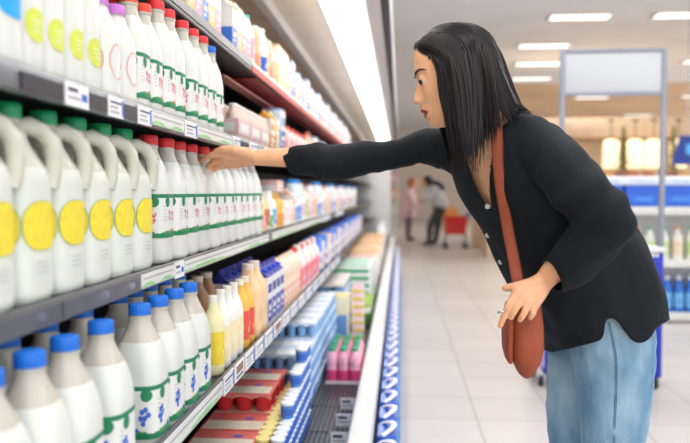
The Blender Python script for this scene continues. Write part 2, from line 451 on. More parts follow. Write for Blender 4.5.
rail_bit('lower', 222.5, 360, M['raildark'], 'ticket_holder', .05, .95, th=.001)
# metal studs on the near part of the middle rail
for p in (38, 102, 128): rail_bit('middle', p, p + 4, M['steel'], 'stud', .4, .7, th=.006)
# top shelf: grey rail near, red run further on, white strips
rail_bit('top', 150, 250, M['railgrey'], 'rail_strip', .3, .95)
for a, b in ((252, 300), (301, 345), (346, 372)): rail_bit('top', a, b, M['railred'], 'rail_strip', -.05, .62)
for a, b in ((252, 300), (301, 345)): rail_bit('top', a, b, M['railwhite'], 'rail_strip', .64, 1.0)
# the red shelf talker hanging under the top shelf
ya, yb = aisle(236, -.56, 1.60), aisle(284, -.56, 1.57)
s = MB(); s.box(-.64, -.536, aisle(258, -.54, 1.63), 8.0, 1.630, 1.638, M['shelfred'], .002); liner = cpart('shelf_liner', s, SH['top'])
s = MB(); s.loft([[(-.655, y, 1.603), (-.600, y, 1.597), (-.598, y, 1.601), (-.655, y, 1.607)] for y in (ya, yb)], mat('pink_strip', (236, 160, 150), .5)); cpart('shelf_strip', s, liner)
# ------------------------------------------------------------------ products
PROTO = {}       # key -> first root of that kind
PUT = []         # (root, description, place)
def put(key, maker, name, desc, cat, place, loc, rz=0, group=None):
    """place one product; the first of a kind is built, later ones copy it part by part"""
    if key not in PROTO:
        t = thing(name, desc, cat, loc, rz, group); maker(t); PROTO[key] = t
    else:
        t = dup(PROTO[key], desc, loc, rz, group); t['category'] = cat
        if group is None and 'group' in t: del t['group']
    PUT.append((t, desc, place))
    return t
def finish_labels():
    cnt = {}
    for t, d, p in PUT: cnt.setdefault((d, p), []).append(t)
    for (d, p), ts in cnt.items():
        if len(ts) == 1: ts[0]['label'] = '%s %s' % (d, p)
        else:
            for i, t in enumerate(ts):   # rows are filled from the near end onwards
                t['label'] = '%s %s, %s from left' % (d, p, nth(i + 1))
ZS = {k: v - LIP[k] + .0005 for k, v in ZT.items()}
def screw_cap(r, h, m):
    g = MB(); g.lathe([(r * .97, 0), (r, .001), (r, h - .003), (r * .93, h - .0005), (r * .8, h)], m, n=44, rib=-.045)
    g.lathe([(r * 1.02, -.0005), (r * 1.02, .003)], m, n=30)
    return g
def leafy(g, hx, hy, n, z, face, m, W, cnt=7, h=.008, seed=1):
    rr = random.Random(seed)
    for i in range(cnt):
        u = -W + 2 * W * i / (cnt - 1)
        disc(g, hx, hy, n, u, z, W / cnt * 1.5, h * rr.uniform(.6, 1.1), face, m, .0013, 8)
# ---- 1 litre / 2 pint milk bottle
def milk_bottle(cap, H=.275, hx=.045, hy=.0465, lz=(.055, .148), ink='pink', neckr=.0185, fill=7):
    def mk(t):
        n = 3.4
        R = [(0, .88, .88, 3), (.004, .97, .97, 3.2), (.012, 1, 1, n), (H * .53, 1, 1, n), (H * .60, .965, .965, 3.1), (H * .67, .885, .885, 2.8), (H * .74, .755, .755, 2.5), (H * .80, .60, .60, 2.2), (H * .85, .475, .475, 2)]
        g = MB(); rings = [se_ring(z, hx * a, hy * b, q) for z, a, b, q in R]
        rings.append(se_ring(H * .885, neckr * 1.04, neckr * 1.04, 2)); rings.append(se_ring(H * .90, neckr * .98, neckr * .98, 2)); rings.append(se_ring(H * .925, neckr * .98, neckr * .98, 2))
        g.loft(rings, M['milk'], mfun=lambda i: M['milkneck_shade'] if i >= fill else M['milk'])
        b = part('body', g, t)
        c = part('cap', screw_cap(neckr * 1.08, H * .075, M[cap]), t, (0, 0, H * .925))
        g = MB(); g.lathe([(neckr * 1.12, 0), (neckr * 1.12, .004)], M['milkneck_shade'], 24); part('neck_ring', g, t, (0, 0, H * .9))
        # printed label : top band with a hanging tab, marks, meadow band at the foot
        g = MB(); z0, z1 = lz; L = z1 - z0
        band(g, hx, hy, n, z0, z1, M['lwhite'], .0005)
        band(g, hx, hy, n, z1 - L * .085, z1, M['lgreen'], .0009)
        band(g, hx, hy, n, z0, z0 + L * .08, M['lgreen'], .0009)
        for face in (0, 1):
            w = hy if face == 0 else hx
            disc(g, hx, hy, n, -w * .30 if face == 0 else w * .58, z1 - L * .085 - .0085, w * .22, .0115, face, M['lgreen'], .0011, 18)
            leafy(g, hx, hy, n, z0 + L * .12, face, M['lgreen2'], w * .5, 6, .005, 3)
            leafy(g, hx, hy, n, z0 + L * .08, face, M['lgreen'], w * .7, 7, .0055, 5)
            disc(g, hx, hy, n, w * .2, z0 + L * .17, .004, .004, face, M['lpink'] if ink == 'pink' else M['lblue'], .0016, 10)
            m = M['lpink'] if ink == 'pink' else M['lblue']
            if ink == 'pink':
                for k, (u, z) in enumerate(((-.1, .52), (.25, .49), (.58, .46))):
                    uu = u * w; zz = z0 + L * z
                    stroke(g, hx, hy, n, [(uu - .004, zz + .010), (uu, zz), (uu + .004, zz + .010)], .0028, face, m)
                    stroke(g, hx, hy, n, [(uu - .004, zz - .006), (uu + .003, zz - .003), (uu - .001, zz - .011)], .0026, face, m)
            else:
                for k, (u, z) in enumerate(((.42, .52), (.56, .56), (.36, .40), (.52, .40), (.66, .46), (.46, .30)) if face else ((-.5, .52), (-.36, .56), (-.56, .40), (-.40, .40), (-.28, .46), (-.46, .30))):
                    disc(g, hx, hy, n, w * u, z0 + L * z, .0042, .0055, face, m, .0013, 8)
            for k in range(5): stroke(g, hx, hy, n, [(-w * .7, z0 + L * (.72 - .08 * k)), (-w * .48, z0 + L * (.72 - .08 * k))], .0012, face, M['lrule'])
        part('label', g, t)
    return mk
# ---- big jug with a handle
def milk_jug(t):
    H, hx, hy, n = .276, .050, .0485, 4.0
    R = [(0, .90, .90), (.005, .975, .975), (.014, 1, 1), (.090, 1, 1), (.094, .985, .985), (.098, 1, 1), (.165, 1, 1)]
    g = MB(); rings = [se_ring(z, hx * a, hy * b, n) for z, a, b in R]
    for z, x0, x1, y0, y1, q in ((.186, -.049, .047, -.047, .040, 3.6), (.203, -.046, .040, -.044, .029, 3.0), (.219, -.043, .033, -.041, .022, 2.6), (.233, -.036, .029, -.033, .020, 2.3), (.243, -.026, .024, -.025, .019, 2), (.252, -.0185, .0185, -.0185, .0185, 2), (.256, -.018, .018, -.018, .018, 2)):
        rings.append(se_ring(z, (x1 - x0) / 2, (y1 - y0) / 2, q, cx=(x0 + x1) / 2, cy=(y0 + y1) / 2))
    g.loft(rings, M['jug'], mfun=lambda i: M['milkneck_shade'] if i > 10 else (M['jugtop_shade'] if i >= 7 else M['jug']))
    part('body', g, t)
    h = MB(); h.tube([(.006, .008, .243), (.020, .023, .246), (.033, .037, .238), (.041, .044, .221), (.044, .0455, .200), (.0435, .044, .178), (.040, .040, .158)], [.012, .0135, .0135, .013, .0125, .0125, .013], M['jugtop_shade'], 10)
    part('handle', h, t)
    part('cap', screw_cap(.0205, .021, M['capgreen']), t, (0, 0, .255))
    g = MB()
    for face in (0, 1):
        w = hy if face == 0 else hx
        disc(g, hx, hy, n, 0, .106, w * .84, .0345, face, M['lgreen2'], .0008, 28, 2.9)
        disc(g, hx, hy, n, 0, .106, w * .825, .0338, face, M['lyellow'], .0012, 28, 2.9)
        for k in range(3): stroke(g, hx, hy, n, [(-w * .35, .055 - .007 * k), (w * .3, .055 - .007 * k)], .0012, face, M['lrule'])
    part('label', g, t)
def blob_bottle(kind):
    def mk(t):
        H, hx, hy, n = .262, .042, .0325, 3.6
        g = MB(); rings = [se_ring(z, hx * a, hy * a, q) for z, a, q in ((0, .9, 3), (.005, .98, 3.4), (.014, 1, n), (.16, 1, n), (.18, .96, 3.2), (.20, .8, 2.6), (.218, .58, 2.2), (.232, .44, 2), (.244, .42, 2))]
        g.loft(rings, M['milk']); part('body', g, t)
        part('cap', screw_cap(.0195, .018, M['capblue'] if kind == 'cyan' else M['capgreen']), t, (0, 0, .243))
        g = MB()
        for face in (0, 1):
            w = hy if face == 0 else hx
            if kind == 'cyan': disc(g, hx, hy, n, 0, .108, w * .9, .046, face, M['lcyan'], .0010, 24, 4)
            else:
                disc(g, hx, hy, n, 0, .068, w * .74, .0235, face, M['lyellow2'], .0010, 24, 2.4)
                for k in range(3): stroke(g, hx, hy, n, [(-w * .3, .074 - .007 * k), (w * .25, .074 - .007 * k)], .0016, face, M['lwhite'])
        part('label', g, t)
    return mk
def mauve_bottle(t):
    H, hx, hy, n = .183, .0352, .0352, 3.0
    g = MB(); g.loft([se_ring(z, hx * a, hy * a, q) for z, a, q in ((0, .9, 3), (.005, .98, 3), (.014, 1, n), (.098, 1, n), (.119, .93, 2.7), (.138, .77, 2.3), (.152, .58, 2), (.160, .51, 2), (.167, .50, 2))], M['milk'], mfun=lambda i: M['milkneck_shade'] if i > 6 else M['milk']); part('body', g, t)
    part('cap', screw_cap(.0195, .018, M['cappurple']), t, (0, 0, .165))
    g = MB()
    for face in (0, 1):
        for k in range(24):
            a, b = 2 * PI * k / 24, 2 * PI * (k + 1) / 24
            stroke(g, hx, hy, n, [(math.cos(a) * .024, .065 + math.sin(a) * .030), (math.cos(b) * .024, .065 + math.sin(b) * .030)], .0013, face, M['lpink'])
    part('label', g, t)
# ---- middle shelf : jugs then red capped bottles
MS, LS, US, TS = 'on the middle shelf', 'on the lower shelf', 'on the upper shelf', 'on the top shelf'
for k in range(7): put('jug', milk_jug, 'milk_jug', 'green-capped milk jug with yellow label', 'milk jug', MS, (-.545, .732 + .1015 * k, ZS['middle']), group='green-capped jugs on the middle shelf')
for k in range(11): put('mid', milk_bottle('capred'), 'milk_bottle', 'red-capped milk bottle', 'milk bottle', MS, (-.541 + (.004 if k % 3 == 1 else 0), 1.478 + .0985 * k, ZS['middle']), group='red-capped milk bottles on the middle shelf')
# ---- lower shelf : blue capped bottles in two rows
mkb = milk_bottle('capblue', .256, .0455, .0455, (.018, .114), 'blue', fill=6)  # neck tone starts lower here, painting in shade from the shelf above
for k, p in enumerate((-14, 30, 65, 101, 140, 158, 174.5, 188.5)):
    put('blue', mkb, 'milk_bottle', 'blue-capped milk bottle', 'milk bottle', "in the lower shelf's front row", (-.4765, aisle(p, -.4765, .95), ZS['lower']), group='blue-capped milk bottles on the lower shelf')
for k, p in enumerate((6, 46, 82, 118, 134, 149, 164, 178)):
    put('blue', mkb, 'milk_bottle', 'blue-capped milk bottle', 'milk bottle', "in the lower shelf's back row", (-.572, aisle(p, -.572, .95), ZS['lower']), group='blue-capped milk bottles on the lower shelf')
# ---- upper shelf : big white bottles, mauve caps, red caps, one blue
for k, p in enumerate((-18, 9)): put('cyan', blob_bottle('cyan'), 'milk_bottle', 'big white bottle with bright cyan label', 'milk bottle', US, (-.541, aisle(p, -.505, 1.45), ZS['upper']), group='big white bottles on the upper shelf')
for k, p in enumerate((35, 57, 77.5, 95)): put('lime', blob_bottle('lime'), 'milk_bottle', 'big white bottle with lime yellow round label', 'milk bottle', US, (-.545, aisle(p, -.505, 1.43), ZS['upper']), group='big white bottles on the upper shelf')
YU = aisle(97, -.53, 1.5)
for k in range(2): put('mauve', mauve_bottle, 'milk_bottle', 'mauve-capped bottle with thin pink ring', 'milk bottle', US, (-.53, YU + .0755 * k, ZS['upper']), group='mauve-capped bottles on the upper shelf')
mku, mko, mkbl = (milk_bottle(c_, h_, .0365, .0362, (.020, .108), neckr=.0172) for c_, h_ in (('capred', .252), ('caporange', .226), ('capblue', .244)))
for k in range(2): put('uo', mko, 'milk_bottle', 'milk bottle with orange-red cap', 'milk bottle', US, (-.535, YU + .156 + .0742 * k, ZS['upper']), group='capped milk bottles on the upper shelf')
for k, dy in enumerate((.304, .378, .481, .567, .653)): put('ur', mku, 'milk_bottle', 'red-capped milk bottle', 'milk bottle', US, (-.532, YU + dy, ZS['upper']), group='capped milk bottles on the upper shelf')
put('ub', mkbl, 'milk_bottle', 'blue-capped milk bottle', 'milk bottle', US, (-.535, YU + .7425, ZS['upper']), group='capped milk bottles on the upper shelf')
for k, y in enumerate((1.40, 1.49, 1.58, 1.70, 1.80)): put('ur', mku, 'milk_bottle', 'red-capped milk bottle', 'milk bottle', "in the upper shelf's back row", (-.63, y, ZS['upper']), group='capped milk bottles on the upper shelf')
# ---- generic drinks, cartons, tubs
def drink(H, r, body, cap, lab, style=0, sq=2.2):
    def mk(t):
        b, c, l = pm(body), pm(cap), pm(lab)
        nr = r * .42
        S = {0: ((0, .86), (.02, .98), (.05, 1), (.60, 1), (.70, .9), (.78, .66), (.85, .46), (.92, .42)),
             1: ((0, .86), (.02, .98), (.25, .93), (.45, .84), (.62, .97), (.74, .95), (.82, .7), (.88, .48), (.92, .44)),
             2: ((0, .9), (.03, 1), (.40, .98), (.5, .86), (.6, .98), (.8, .96), (.86, .8), (.91, .72))}[style]
        g = MB(); g.loft([se_ring(H * z, r * a, r * a, sq, 20) for z, a in S], b); part('body', g, t)
        cr = (nr if style < 2 else r * .74) * 1.1
        g = MB(); g.lathe([(cr, 0), (cr, H * .075), (cr * .9, H * .082)], c, 20, rib=-.04); part('cap', g, t, (0, 0, H * .915))
        g = MB(); z0, z1 = {0: (.14, .55), 1: (.08, .40), 2: (.55, .82)}[style]
        if style == 2: z0, z1 = .08, .38
        a = {0: 1.0, 1: .985, 2: 1.0}[style]
        band(g, r * a, r * a, sq, H * z0, H * z1, l, .0008, 20)
        for i in range(3): disc(g, r * a, r * a, sq, (i - 1) * r * .3, H * (z0 + (z1 - z0) * (.35 + .2 * (i % 2))), r * .16, H * .05, 0, b, .0018, 10)
        part('label', g, t)
    return mk
def carton(w, d, H, col, top, ink, gable=True, capc=None):
    """w along the aisle, d into the shelf"""
    def mk(t):
        g = MB(); b, tp = pm(col), pm(top)
        if gable:
            zb = H * .80
            R = [[(-d / 2, -w / 2, 0), (d / 2, -w / 2, 0), (d / 2, w / 2, 0), (-d / 2, w / 2, 0)], [(-d / 2, -w / 2, zb), (d / 2, -w / 2, zb), (d / 2, w / 2, zb), (-d / 2, w / 2, zb)],
                 [(-.004, -w / 2 + .001, H * .94), (.004, -w / 2 + .001, H * .94), (.004, w / 2 - .001, H * .94), (-.004, w / 2 - .001, H * .94)], [(-.003, -w / 2, H), (.003, -w / 2, H), (.003, w / 2, H), (-.003, w / 2, H)]]
            g.loft(R, b, mfun=lambda i: tp if i >= 1 else b)
        else:
            g.box(-d / 2, d / 2, -w / 2, w / 2, 0, H * .86, b, .003); g.box(-d / 2 + .001, d / 2 - .001, -w / 2 + .001, w / 2 - .001, H * .86, H * .9, tp, .003)
        part('body', g, t)
        g = MB(); e = .0006; zt = H * (.8 if gable else .86)
        g.box(d / 2, d / 2 + e, -w * .46, w * .46, zt * .12, zt * .55, pm(ink)); g.box(-d * .46, d * .46, -w / 2 - e, -w / 2, zt * .12, zt * .55, pm(ink))
        g.box(d / 2 + e, d / 2 + 2 * e, -w * .3, w * .25, zt * .34, zt * .44, M['lwhite']); g.box(d / 2 + e, d / 2 + 2 * e, -w * .3, w * .05, zt * .22, zt * .28, M['lwhite'])
        g.box(d / 2, d / 2 + e, -w * .4, w * .4, zt * .68, zt * .86, pm(top))
        part('label', g, t)
        if capc:
            g = MB(); g.lathe([(.014, 0), (.014, .012), (.012, .0135)], pm(capc), 18, rib=-.04); part('cap', g, t, (d * .22 if gable else 0, 0, H * (.875 if gable else .9) - (.004 if gable else 0)))
    return mk
def tub(r, h, col, lid, ink):
    def mk(t):
        g = MB(); g.lathe([(r * .78, 0), (r * .84, .003), (r * .97, h * .93), (r * .97, h * .94)], pm(col), 20); part('cup', g, t)
        g = MB(); g.lathe([(r, 0), (r * 1.02, .002), (r * 1.02, .006), (r * .96, .008)], pm(lid), 20); part('lid', g, t, (0, 0, h * .93))
        g = MB(); g.loft([[(math.cos(2 * PI * k / 20) * (r * .84 + (r * .13) * f + .0008), math.sin(2 * PI * k / 20) * (r * .84 + (r * .13) * f + .0008), h * (.03 + .9 * f)) for k in range(20)] for f in (.25, .75)], pm(ink), False, False); part('label', g, t)
    return mk
def boxed(w, d, h, col, ink, ink2):
    def mk(t):
        g = MB(); g.box(-d / 2, d / 2, -w / 2, w / 2, 0, h, pm(col), .003); e = .0007
        g.box(d / 2, d / 2 + e, -w * .42, w * .42, h * .15, h * .6, pm(ink)); g.box(-d * .44, d * .44, -w / 2 - e, -w / 2, h * .15, h * .6, pm(ink))
        g.box(d / 2 + e, d / 2 + 2 * e, -w * .2, w * .3, h * .3, h * .45, pm(ink2))
        part('carton', g, t)
        g = MB(); g.box(-d / 2 + .003, d / 2 - .003, -w / 2 + .003, w / 2 - .003, h + .0003, h + .0022, pm(col)); g.box(-d * .4, d * .4, -w * .42, w * .1, h + .0022, h + .0028, pm(ink2)); part('lid', g, t)
    return mk
def mini_pack(cols, body, cap, ink):
    """shrink-wrapped block of small bottles with a paper band"""
    nx, ny, r, H = cols[0], cols[1], .0215, .125
    def mk(t):
        for i in range(nx):
            for j in range(ny):
                g = MB(); g.lathe([(r * .85, 0), (r, .006), (r, H * .35), (r * .8, H * .45), (r * .98, H * .55), (r * .98, H * .78), (r * .62, H * .90), (r * .62, H * .95)], pm(body), 14)
                b = part('bottle', g, t, ((i - (nx - 1) / 2) * r * 2.02, (j - (ny - 1) / 2) * r * 2.02, 0))
                g = MB(); g.lathe([(r * .7, 0), (r * .7, .007), (r * .6, .009)], pm(cap), 14); c = obj('cap', g, b, (0, 0, H * .945)); KIDS.setdefault(b.name, []).append(c)
        X, Yh = nx * r * 1.02, ny * r * 1.02
        g = MB()
        for f, m, o in ((0, pm(ink), 0), (1, M['lwhite'], .0007)):
            z0, z1 = (H * .22, H * .62) if f == 0 else (H * .3, H * .52); k = 1 if f == 0 else .7
            g.box(X + o, X + .0006 + o, -Yh * k, Yh * k, z0, z1, m); g.box(-X * k, X * k, -Yh - .0006 - o, -Yh - o, z0, z1, m)
        part('paper_band', g, t)
    return mk
# ---- upper shelf beyond the milk
for k in range(3): put('mini', mini_pack((2, 4), (238, 212, 200), (244, 238, 232), (226, 196, 196)), 'drink_multipack', 'pale pink block of small drinks', 'drink multipack', US, (-.567, 2.335 + .182 * k, ZS['upper']), group='pink drink blocks on the upper shelf')
def row(items, Y, X, place, z, gap=.006, until=99):
    """fill a shelf row from Y onwards; items = (width, key, maker, name, desc, cat)"""
    i = 0
    while True:
        w, key, mk, name, desc, cat = items[i % len(items)]
        if Y + w > until or (until == 99 and i >= len(items)): return Y
        put(key, mk, name, desc, cat, place, (X, Y + w / 2, z), group=None)
        Y += w + gap; i += 1
def D(key, w, name, desc, cat, mk): return (w, key, mk, name, desc, cat)
U = [D('c_or', .07, 'juice_carton', 'white carton with orange print', 'carton', carton(.07, .07, .175, (244, 236, 226), (240, 150, 40), (244, 160, 60))),
     D('c_bl', .05, 'juice_carton', 'slim white carton with bright blue print', 'carton', carton(.05, .06, .17, (240, 238, 232), (238, 214, 100), (40, 120, 214))),
     D('c_ye', .07, 'juice_carton', 'cream carton with yellow print', 'carton', carton(.07, .07, .185, (246, 240, 222), (244, 222, 130), (244, 204, 90))),
     D('c_wb', .10, 'milk_carton', 'tall pale blue carton with blue edge', 'carton', carton(.10, .08, .23, (206, 218, 240), (150, 172, 224), (60, 96, 200), False)),
     D('c_br', .06, 'milk_carton', 'tall narrow brown and cream carton', 'carton', carton(.06, .07, .24, (226, 206, 176), (120, 100, 70), (120, 134, 80), False))]
Yu = row(U, 2.86, -.565, US, ZS['upper'])
U2 = [D('d_pk', .072, 'drink_bottle', 'pink drink bottle with coral red cap', 'drink bottle', drink(.16, .036, (248, 196, 196), (236, 88, 70), (246, 150, 160), 0)),
      D('d_pk2', .072, 'drink_bottle', 'pale drink bottle with coral red cap', 'drink bottle', drink(.15, .036, (250, 226, 220), (240, 96, 76), (236, 110, 130), 2))]
Yu = row(U2, Yu, -.56, US, ZS['upper'], .004, Yu + .78)
U3 = [D('t_w', .10, 'yogurt_tub', 'white tub with pale blue lid', 'tub', tub(.05, .1, (244, 244, 244), (170, 200, 236), (236, 208, 214))), D('d_or', .085, 'drink_bottle', 'orange drink bottle with red cap', 'drink bottle', drink(.19, .04, (248, 206, 170), (232, 84, 64), (246, 150, 120), 0)),
      D('c_pk', .1, 'juice_carton', 'white carton with pink print', 'carton', carton(.1, .08, .2, (246, 240, 238), (240, 170, 180), (238, 130, 150))), D('c_w2', .12, 'milk_carton', 'white carton with sky blue print', 'carton', carton(.12, .08, .2, (244, 246, 248), (130, 190, 236), (120, 180, 236), False))]
row(U3, Yu, -.56, US, ZS['upper'], .01, 7.6)
# ---- top shelf
T = [D('t1', .06, 'milk_carton', 'white carton with amber print', 'carton', carton(.06, .06, .18, (246, 244, 238), (246, 226, 190), (240, 196, 110))),
     D('t2', .055, 'milk_carton', 'white carton with royal blue stripe', 'carton', carton(.055, .06, .17, (246, 246, 246), (240, 240, 244), (60, 120, 220))),
     D('t3', .06, 'milk_carton', 'white carton with rose print', 'carton', carton(.06, .06, .19, (248, 242, 240), (250, 236, 230), (244, 160, 176)))]
Yt = row([T[0], T[2], T[1], T[0], T[2]], aisle(176, -.58, 1.7), -.58, TS, ZS['top'], .012)
Yt = row([T[1], T[0], T[2], T[2], D('t4', .07, 'drink_bottle', 'white drink bottle with teal cap and pink label', 'drink bottle', drink(.19, .034, (246, 240, 238), (70, 196, 196), (244, 170, 186), 0))], aisle(224, -.575, 1.7), -.575, TS, ZS['top'], .012)
Yt = row([D('t5', .07, 'drink_bottle', 'tan drink bottle with white cap', 'drink bottle', drink(.175, .034, (228, 184, 150), (244, 240, 236), (222, 160, 120), 2)), D('t6', .085, 'drink_bottle', 'white tub bottle with cobalt blue label', 'drink bottle', drink(.185, .042, (242, 240, 240), (246, 240, 236), (44, 96, 200), 2)),
          D('t7', .07, 'drink_bottle', 'white drink bottle with peach label', 'drink bottle', drink(.185, .034, (246, 240, 236), (240, 236, 232), (240, 190, 160), 0)), D('t5', .07, 'drink_bottle', 'tan drink bottle with white cap', 'drink bottle', None), D('t7', .07, 'drink_bottle', 'white drink bottle with peach label', 'drink bottle', None),
          D('t8', .13, 'milk_carton', 'wide cream carton with pale yellow panel', 'carton', carton(.13, .08, .21, (248, 240, 220), (246, 226, 170), (248, 226, 150), False)), D('t8', .13, 'milk_carton', 'wide cream carton with pale yellow panel', 'carton', None)], Yt + .03, -.575, TS, ZS['top'], .012)
T2 = [D('t9', .1, 'yogurt_tub', 'white tub with rose lid', 'tub', tub(.05, .12, (248, 242, 240), (244, 190, 190), (246, 214, 204))), D('t2b', .1, 'milk_carton', 'white carton with mid blue stripe', 'carton', carton(.1, .08, .22, (244, 246, 250), (120, 160, 230), (60, 110, 214), False)),
      D('t10', .12, 'milk_carton', 'cream carton with peach print', 'carton', carton(.12, .08, .19, (248, 244, 238), (248, 214, 180), (246, 196, 160))), D('t9', .1, 'yogurt_tub', 'white tub with rose lid', 'tub', None), D('t11', .11, 'drink_bottle', 'white wide bottle with pale blue label', 'drink bottle', drink(.2, .05, (246, 248, 250), (150, 190, 236), (190, 214, 244), 0))]
row(T2, Yt + .02, -.58, TS, ZS['top'], .012, 7.6)
# ---- middle shelf beyond the milk
Mi = [D('m1', .06, 'drink_bottle', 'small pink and white drink bottle', 'drink bottle', drink(.155, .030, (244, 226, 226), (240, 236, 230), (226, 80, 140), 1)), D('m2', .06, 'drink_bottle', 'small yellow and rose drink bottle', 'drink bottle', drink(.155, .030, (248, 232, 150), (240, 236, 230), (242, 170, 180), 1)),
      D('m3', .07, 'drink_bottle', 'small brown and white drink bottle', 'drink bottle', drink(.155, .034, (236, 206, 180), (242, 238, 230), (196, 120, 90), 0)), D('m4', .07, 'drink_bottle', 'small white drink bottle with green label', 'drink bottle', drink(.158, .034, (244, 242, 236), (242, 240, 232), (110, 190, 120), 2)),
      D('m5', .07, 'drink_bottle', 'small white drink bottle with sky label', 'drink bottle', drink(.155, .034, (242, 242, 242), (240, 236, 230), (110, 180, 224), 0)), D('m6', .075, 'drink_bottle', 'plump amber drink bottle', 'drink bottle', drink(.15, .037, (244, 190, 80), (244, 214, 120), (240, 150, 60), 1)), D('m6', .075, 'drink_bottle', 'plump amber drink bottle', 'drink bottle', None),
      D('m7', .1, 'yogurt_tub', 'white tub with cream lid', 'tub', tub(.05, .115, (246, 240, 236), (244, 234, 226), (244, 226, 222))), D('m7', .1, 'yogurt_tub', 'white tub with cream lid', 'tub', None)]
Ym = row(Mi, 2.56, -.545, MS, ZS['middle'], .004)
put('m_stack', boxed(.16, .1, .05, (238, 196, 186), (246, 240, 236), (226, 130, 120)), 'snack_box', 'small pink and white box lying across the amber bottles', 'box', MS, (-.56, 2.56 + .41, ZS['middle'] + .1505), group=None)
M2 = [D('m8', .09, 'juice_carton', 'white carton with peach print', 'carton', carton(.09, .08, .17, (248, 242, 236), (246, 200, 180), (244, 170, 150))), D('m9', .09, 'milk_bottle', 'white bottle with bright blue cap and blue label', 'drink bottle', drink(.215, .044, (226, 236, 246), (20, 140, 228), (90, 160, 232), 2)),
      D('m9', .09, 'milk_bottle', 'white bottle with bright blue cap and blue label', 'drink bottle', None), D('m10', .11, 'yogurt_tub', 'white tub with pink label', 'tub', tub(.055, .13, (246, 242, 242), (246, 236, 236), (240, 190, 206))), D('m11', .1, 'drink_bottle', 'pale green drink bottle with white cap', 'drink bottle', drink(.2, .048, (222, 236, 206), (242, 242, 236), (180, 214, 160), 0)),
      D('m8', .09, 'juice_carton', 'white carton with peach print', 'carton', None), D('m12', .12, 'milk_carton', 'white carton with lilac panel', 'carton', carton(.12, .08, .21, (246, 244, 246), (226, 210, 236), (220, 196, 226), False)), D('m13', .1, 'drink_bottle', 'peach drink bottle with orange cap', 'drink bottle', drink(.2, .048, (250, 218, 190), (244, 160, 80), (248, 186, 150), 0))]
row(M2, Ym + .01, -.545, MS, ZS['middle'], .014, 8.2)
# ---- lower shelf beyond the milk
Lf = [D('l1', .056, 'yogurt_drink', 'slim cream and yellow drink bottle with white cap', 'drink bottle', drink(.20, .027, (250, 240, 190), (240, 236, 226), (246, 214, 60), 0)), D('l2', .056, 'yogurt_drink', 'slim white drink bottle with ivory swirl label', 'drink bottle', drink(.205, .027, (246, 244, 240), (236, 232, 222), (248, 232, 190), 0))]
Yl = row([Lf[0], Lf[1], Lf[1], Lf[1]], 1.70, -.470, LS, ZS['lower'], .016)
Yl = row([D('l3', .06, 'yogurt_drink', 'slim amber drink bottle with red label', 'drink bottle', drink(.205, .029, (246, 190, 84), (240, 230, 214), (232, 84, 70), 0)), D('l3', .06, 'yogurt_drink', 'slim amber drink bottle with red label', 'drink bottle', None)], Yl, -.470, LS, ZS['lower'], .01)
Yl = row([D('l4', .085, 'juice_bottle', 'tall peach juice bottle with white cap', 'juice bottle', drink(.235, .042, (246, 206, 160), (226, 214, 204), (248, 214, 170), 0, 2.8)), D('l4', .085, 'juice_bottle', 'tall peach juice bottle with white cap', 'juice bottle', None)], Yl, -.479, LS, ZS['lower'], .008)
lc = [D('l5', .075, 'milk_carton', 'navy carton with blue screw cap', 'carton', carton(.075, .075, .215, (232, 232, 236), (30, 44, 150), (40, 56, 170), True, (30, 60, 200)))]
Yl0 = Yl
Yl = row(lc, Yl, -.479, LS, ZS['lower'], .008, Yl + .36)
Yl = row([D('l6', .08, 'juice_carton', 'cream carton with peach print and white cap', 'carton', carton(.08, .075, .205, (248, 228, 206), (246, 210, 190), (244, 180, 150), True, (240, 236, 230)))], Yl, -.479, LS, ZS['lower'], .008, Yl + .46)
Yl = row([D('l7', .085, 'drink_bottle', 'pink drink bottle with scarlet cap', 'drink bottle', drink(.21, .041, (246, 196, 190), (226, 50, 50), (240, 110, 120), 0)), D('l8', .085, 'drink_bottle', 'white drink bottle with rose label', 'drink bottle', drink(.215, .041, (246, 240, 240), (244, 236, 232), (240, 150, 170), 0))], Yl, -.479, LS, ZS['lower'], .01, Yl + .78)
L3 = [D('l9', .15, 'milk_box', 'long blue and white milk box', 'box', boxed(.15, .09, .2, (70, 130, 226), (236, 240, 250), (30, 70, 200))), D('l10', .12, 'milk_box', 'white box with tan panel', 'box', boxed(.12, .09, .17, (244, 240, 236), (226, 190, 150), (240, 220, 200))), D('l9', .15, 'milk_box', 'long blue and white milk box', 'box', None),
      D('l11', .11, 'drink_bottle', 'white wide bottle with pale pink label', 'drink bottle', drink(.2, .05, (246, 244, 246), (240, 236, 240), (240, 206, 216), 0)), D('l12', .13, 'milk_box', 'peach box with white panel', 'box', boxed(.13, .09, .19, (250, 214, 184), (250, 244, 240), (244, 170, 120)))]
row(L3, Yl, -.490, LS, ZS['lower'], .012, 8.2)
# second row behind the slim bottles : tan bottles and navy cartons
Ys = row([D('l4b', .085, 'juice_bottle', 'brown juice bottle with pale cap', 'juice bottle', drink(.22, .041, (176, 132, 96), (214, 202, 192), (200, 160, 120), 0, 2.6))], 1.835, -.585, "in the lower shelf's back row", ZS['lower'], .012, 2.2)
row(lc, Ys + .02, -.565, "in the lower shelf's back row", ZS['lower'], .008, Yl0 + .36)
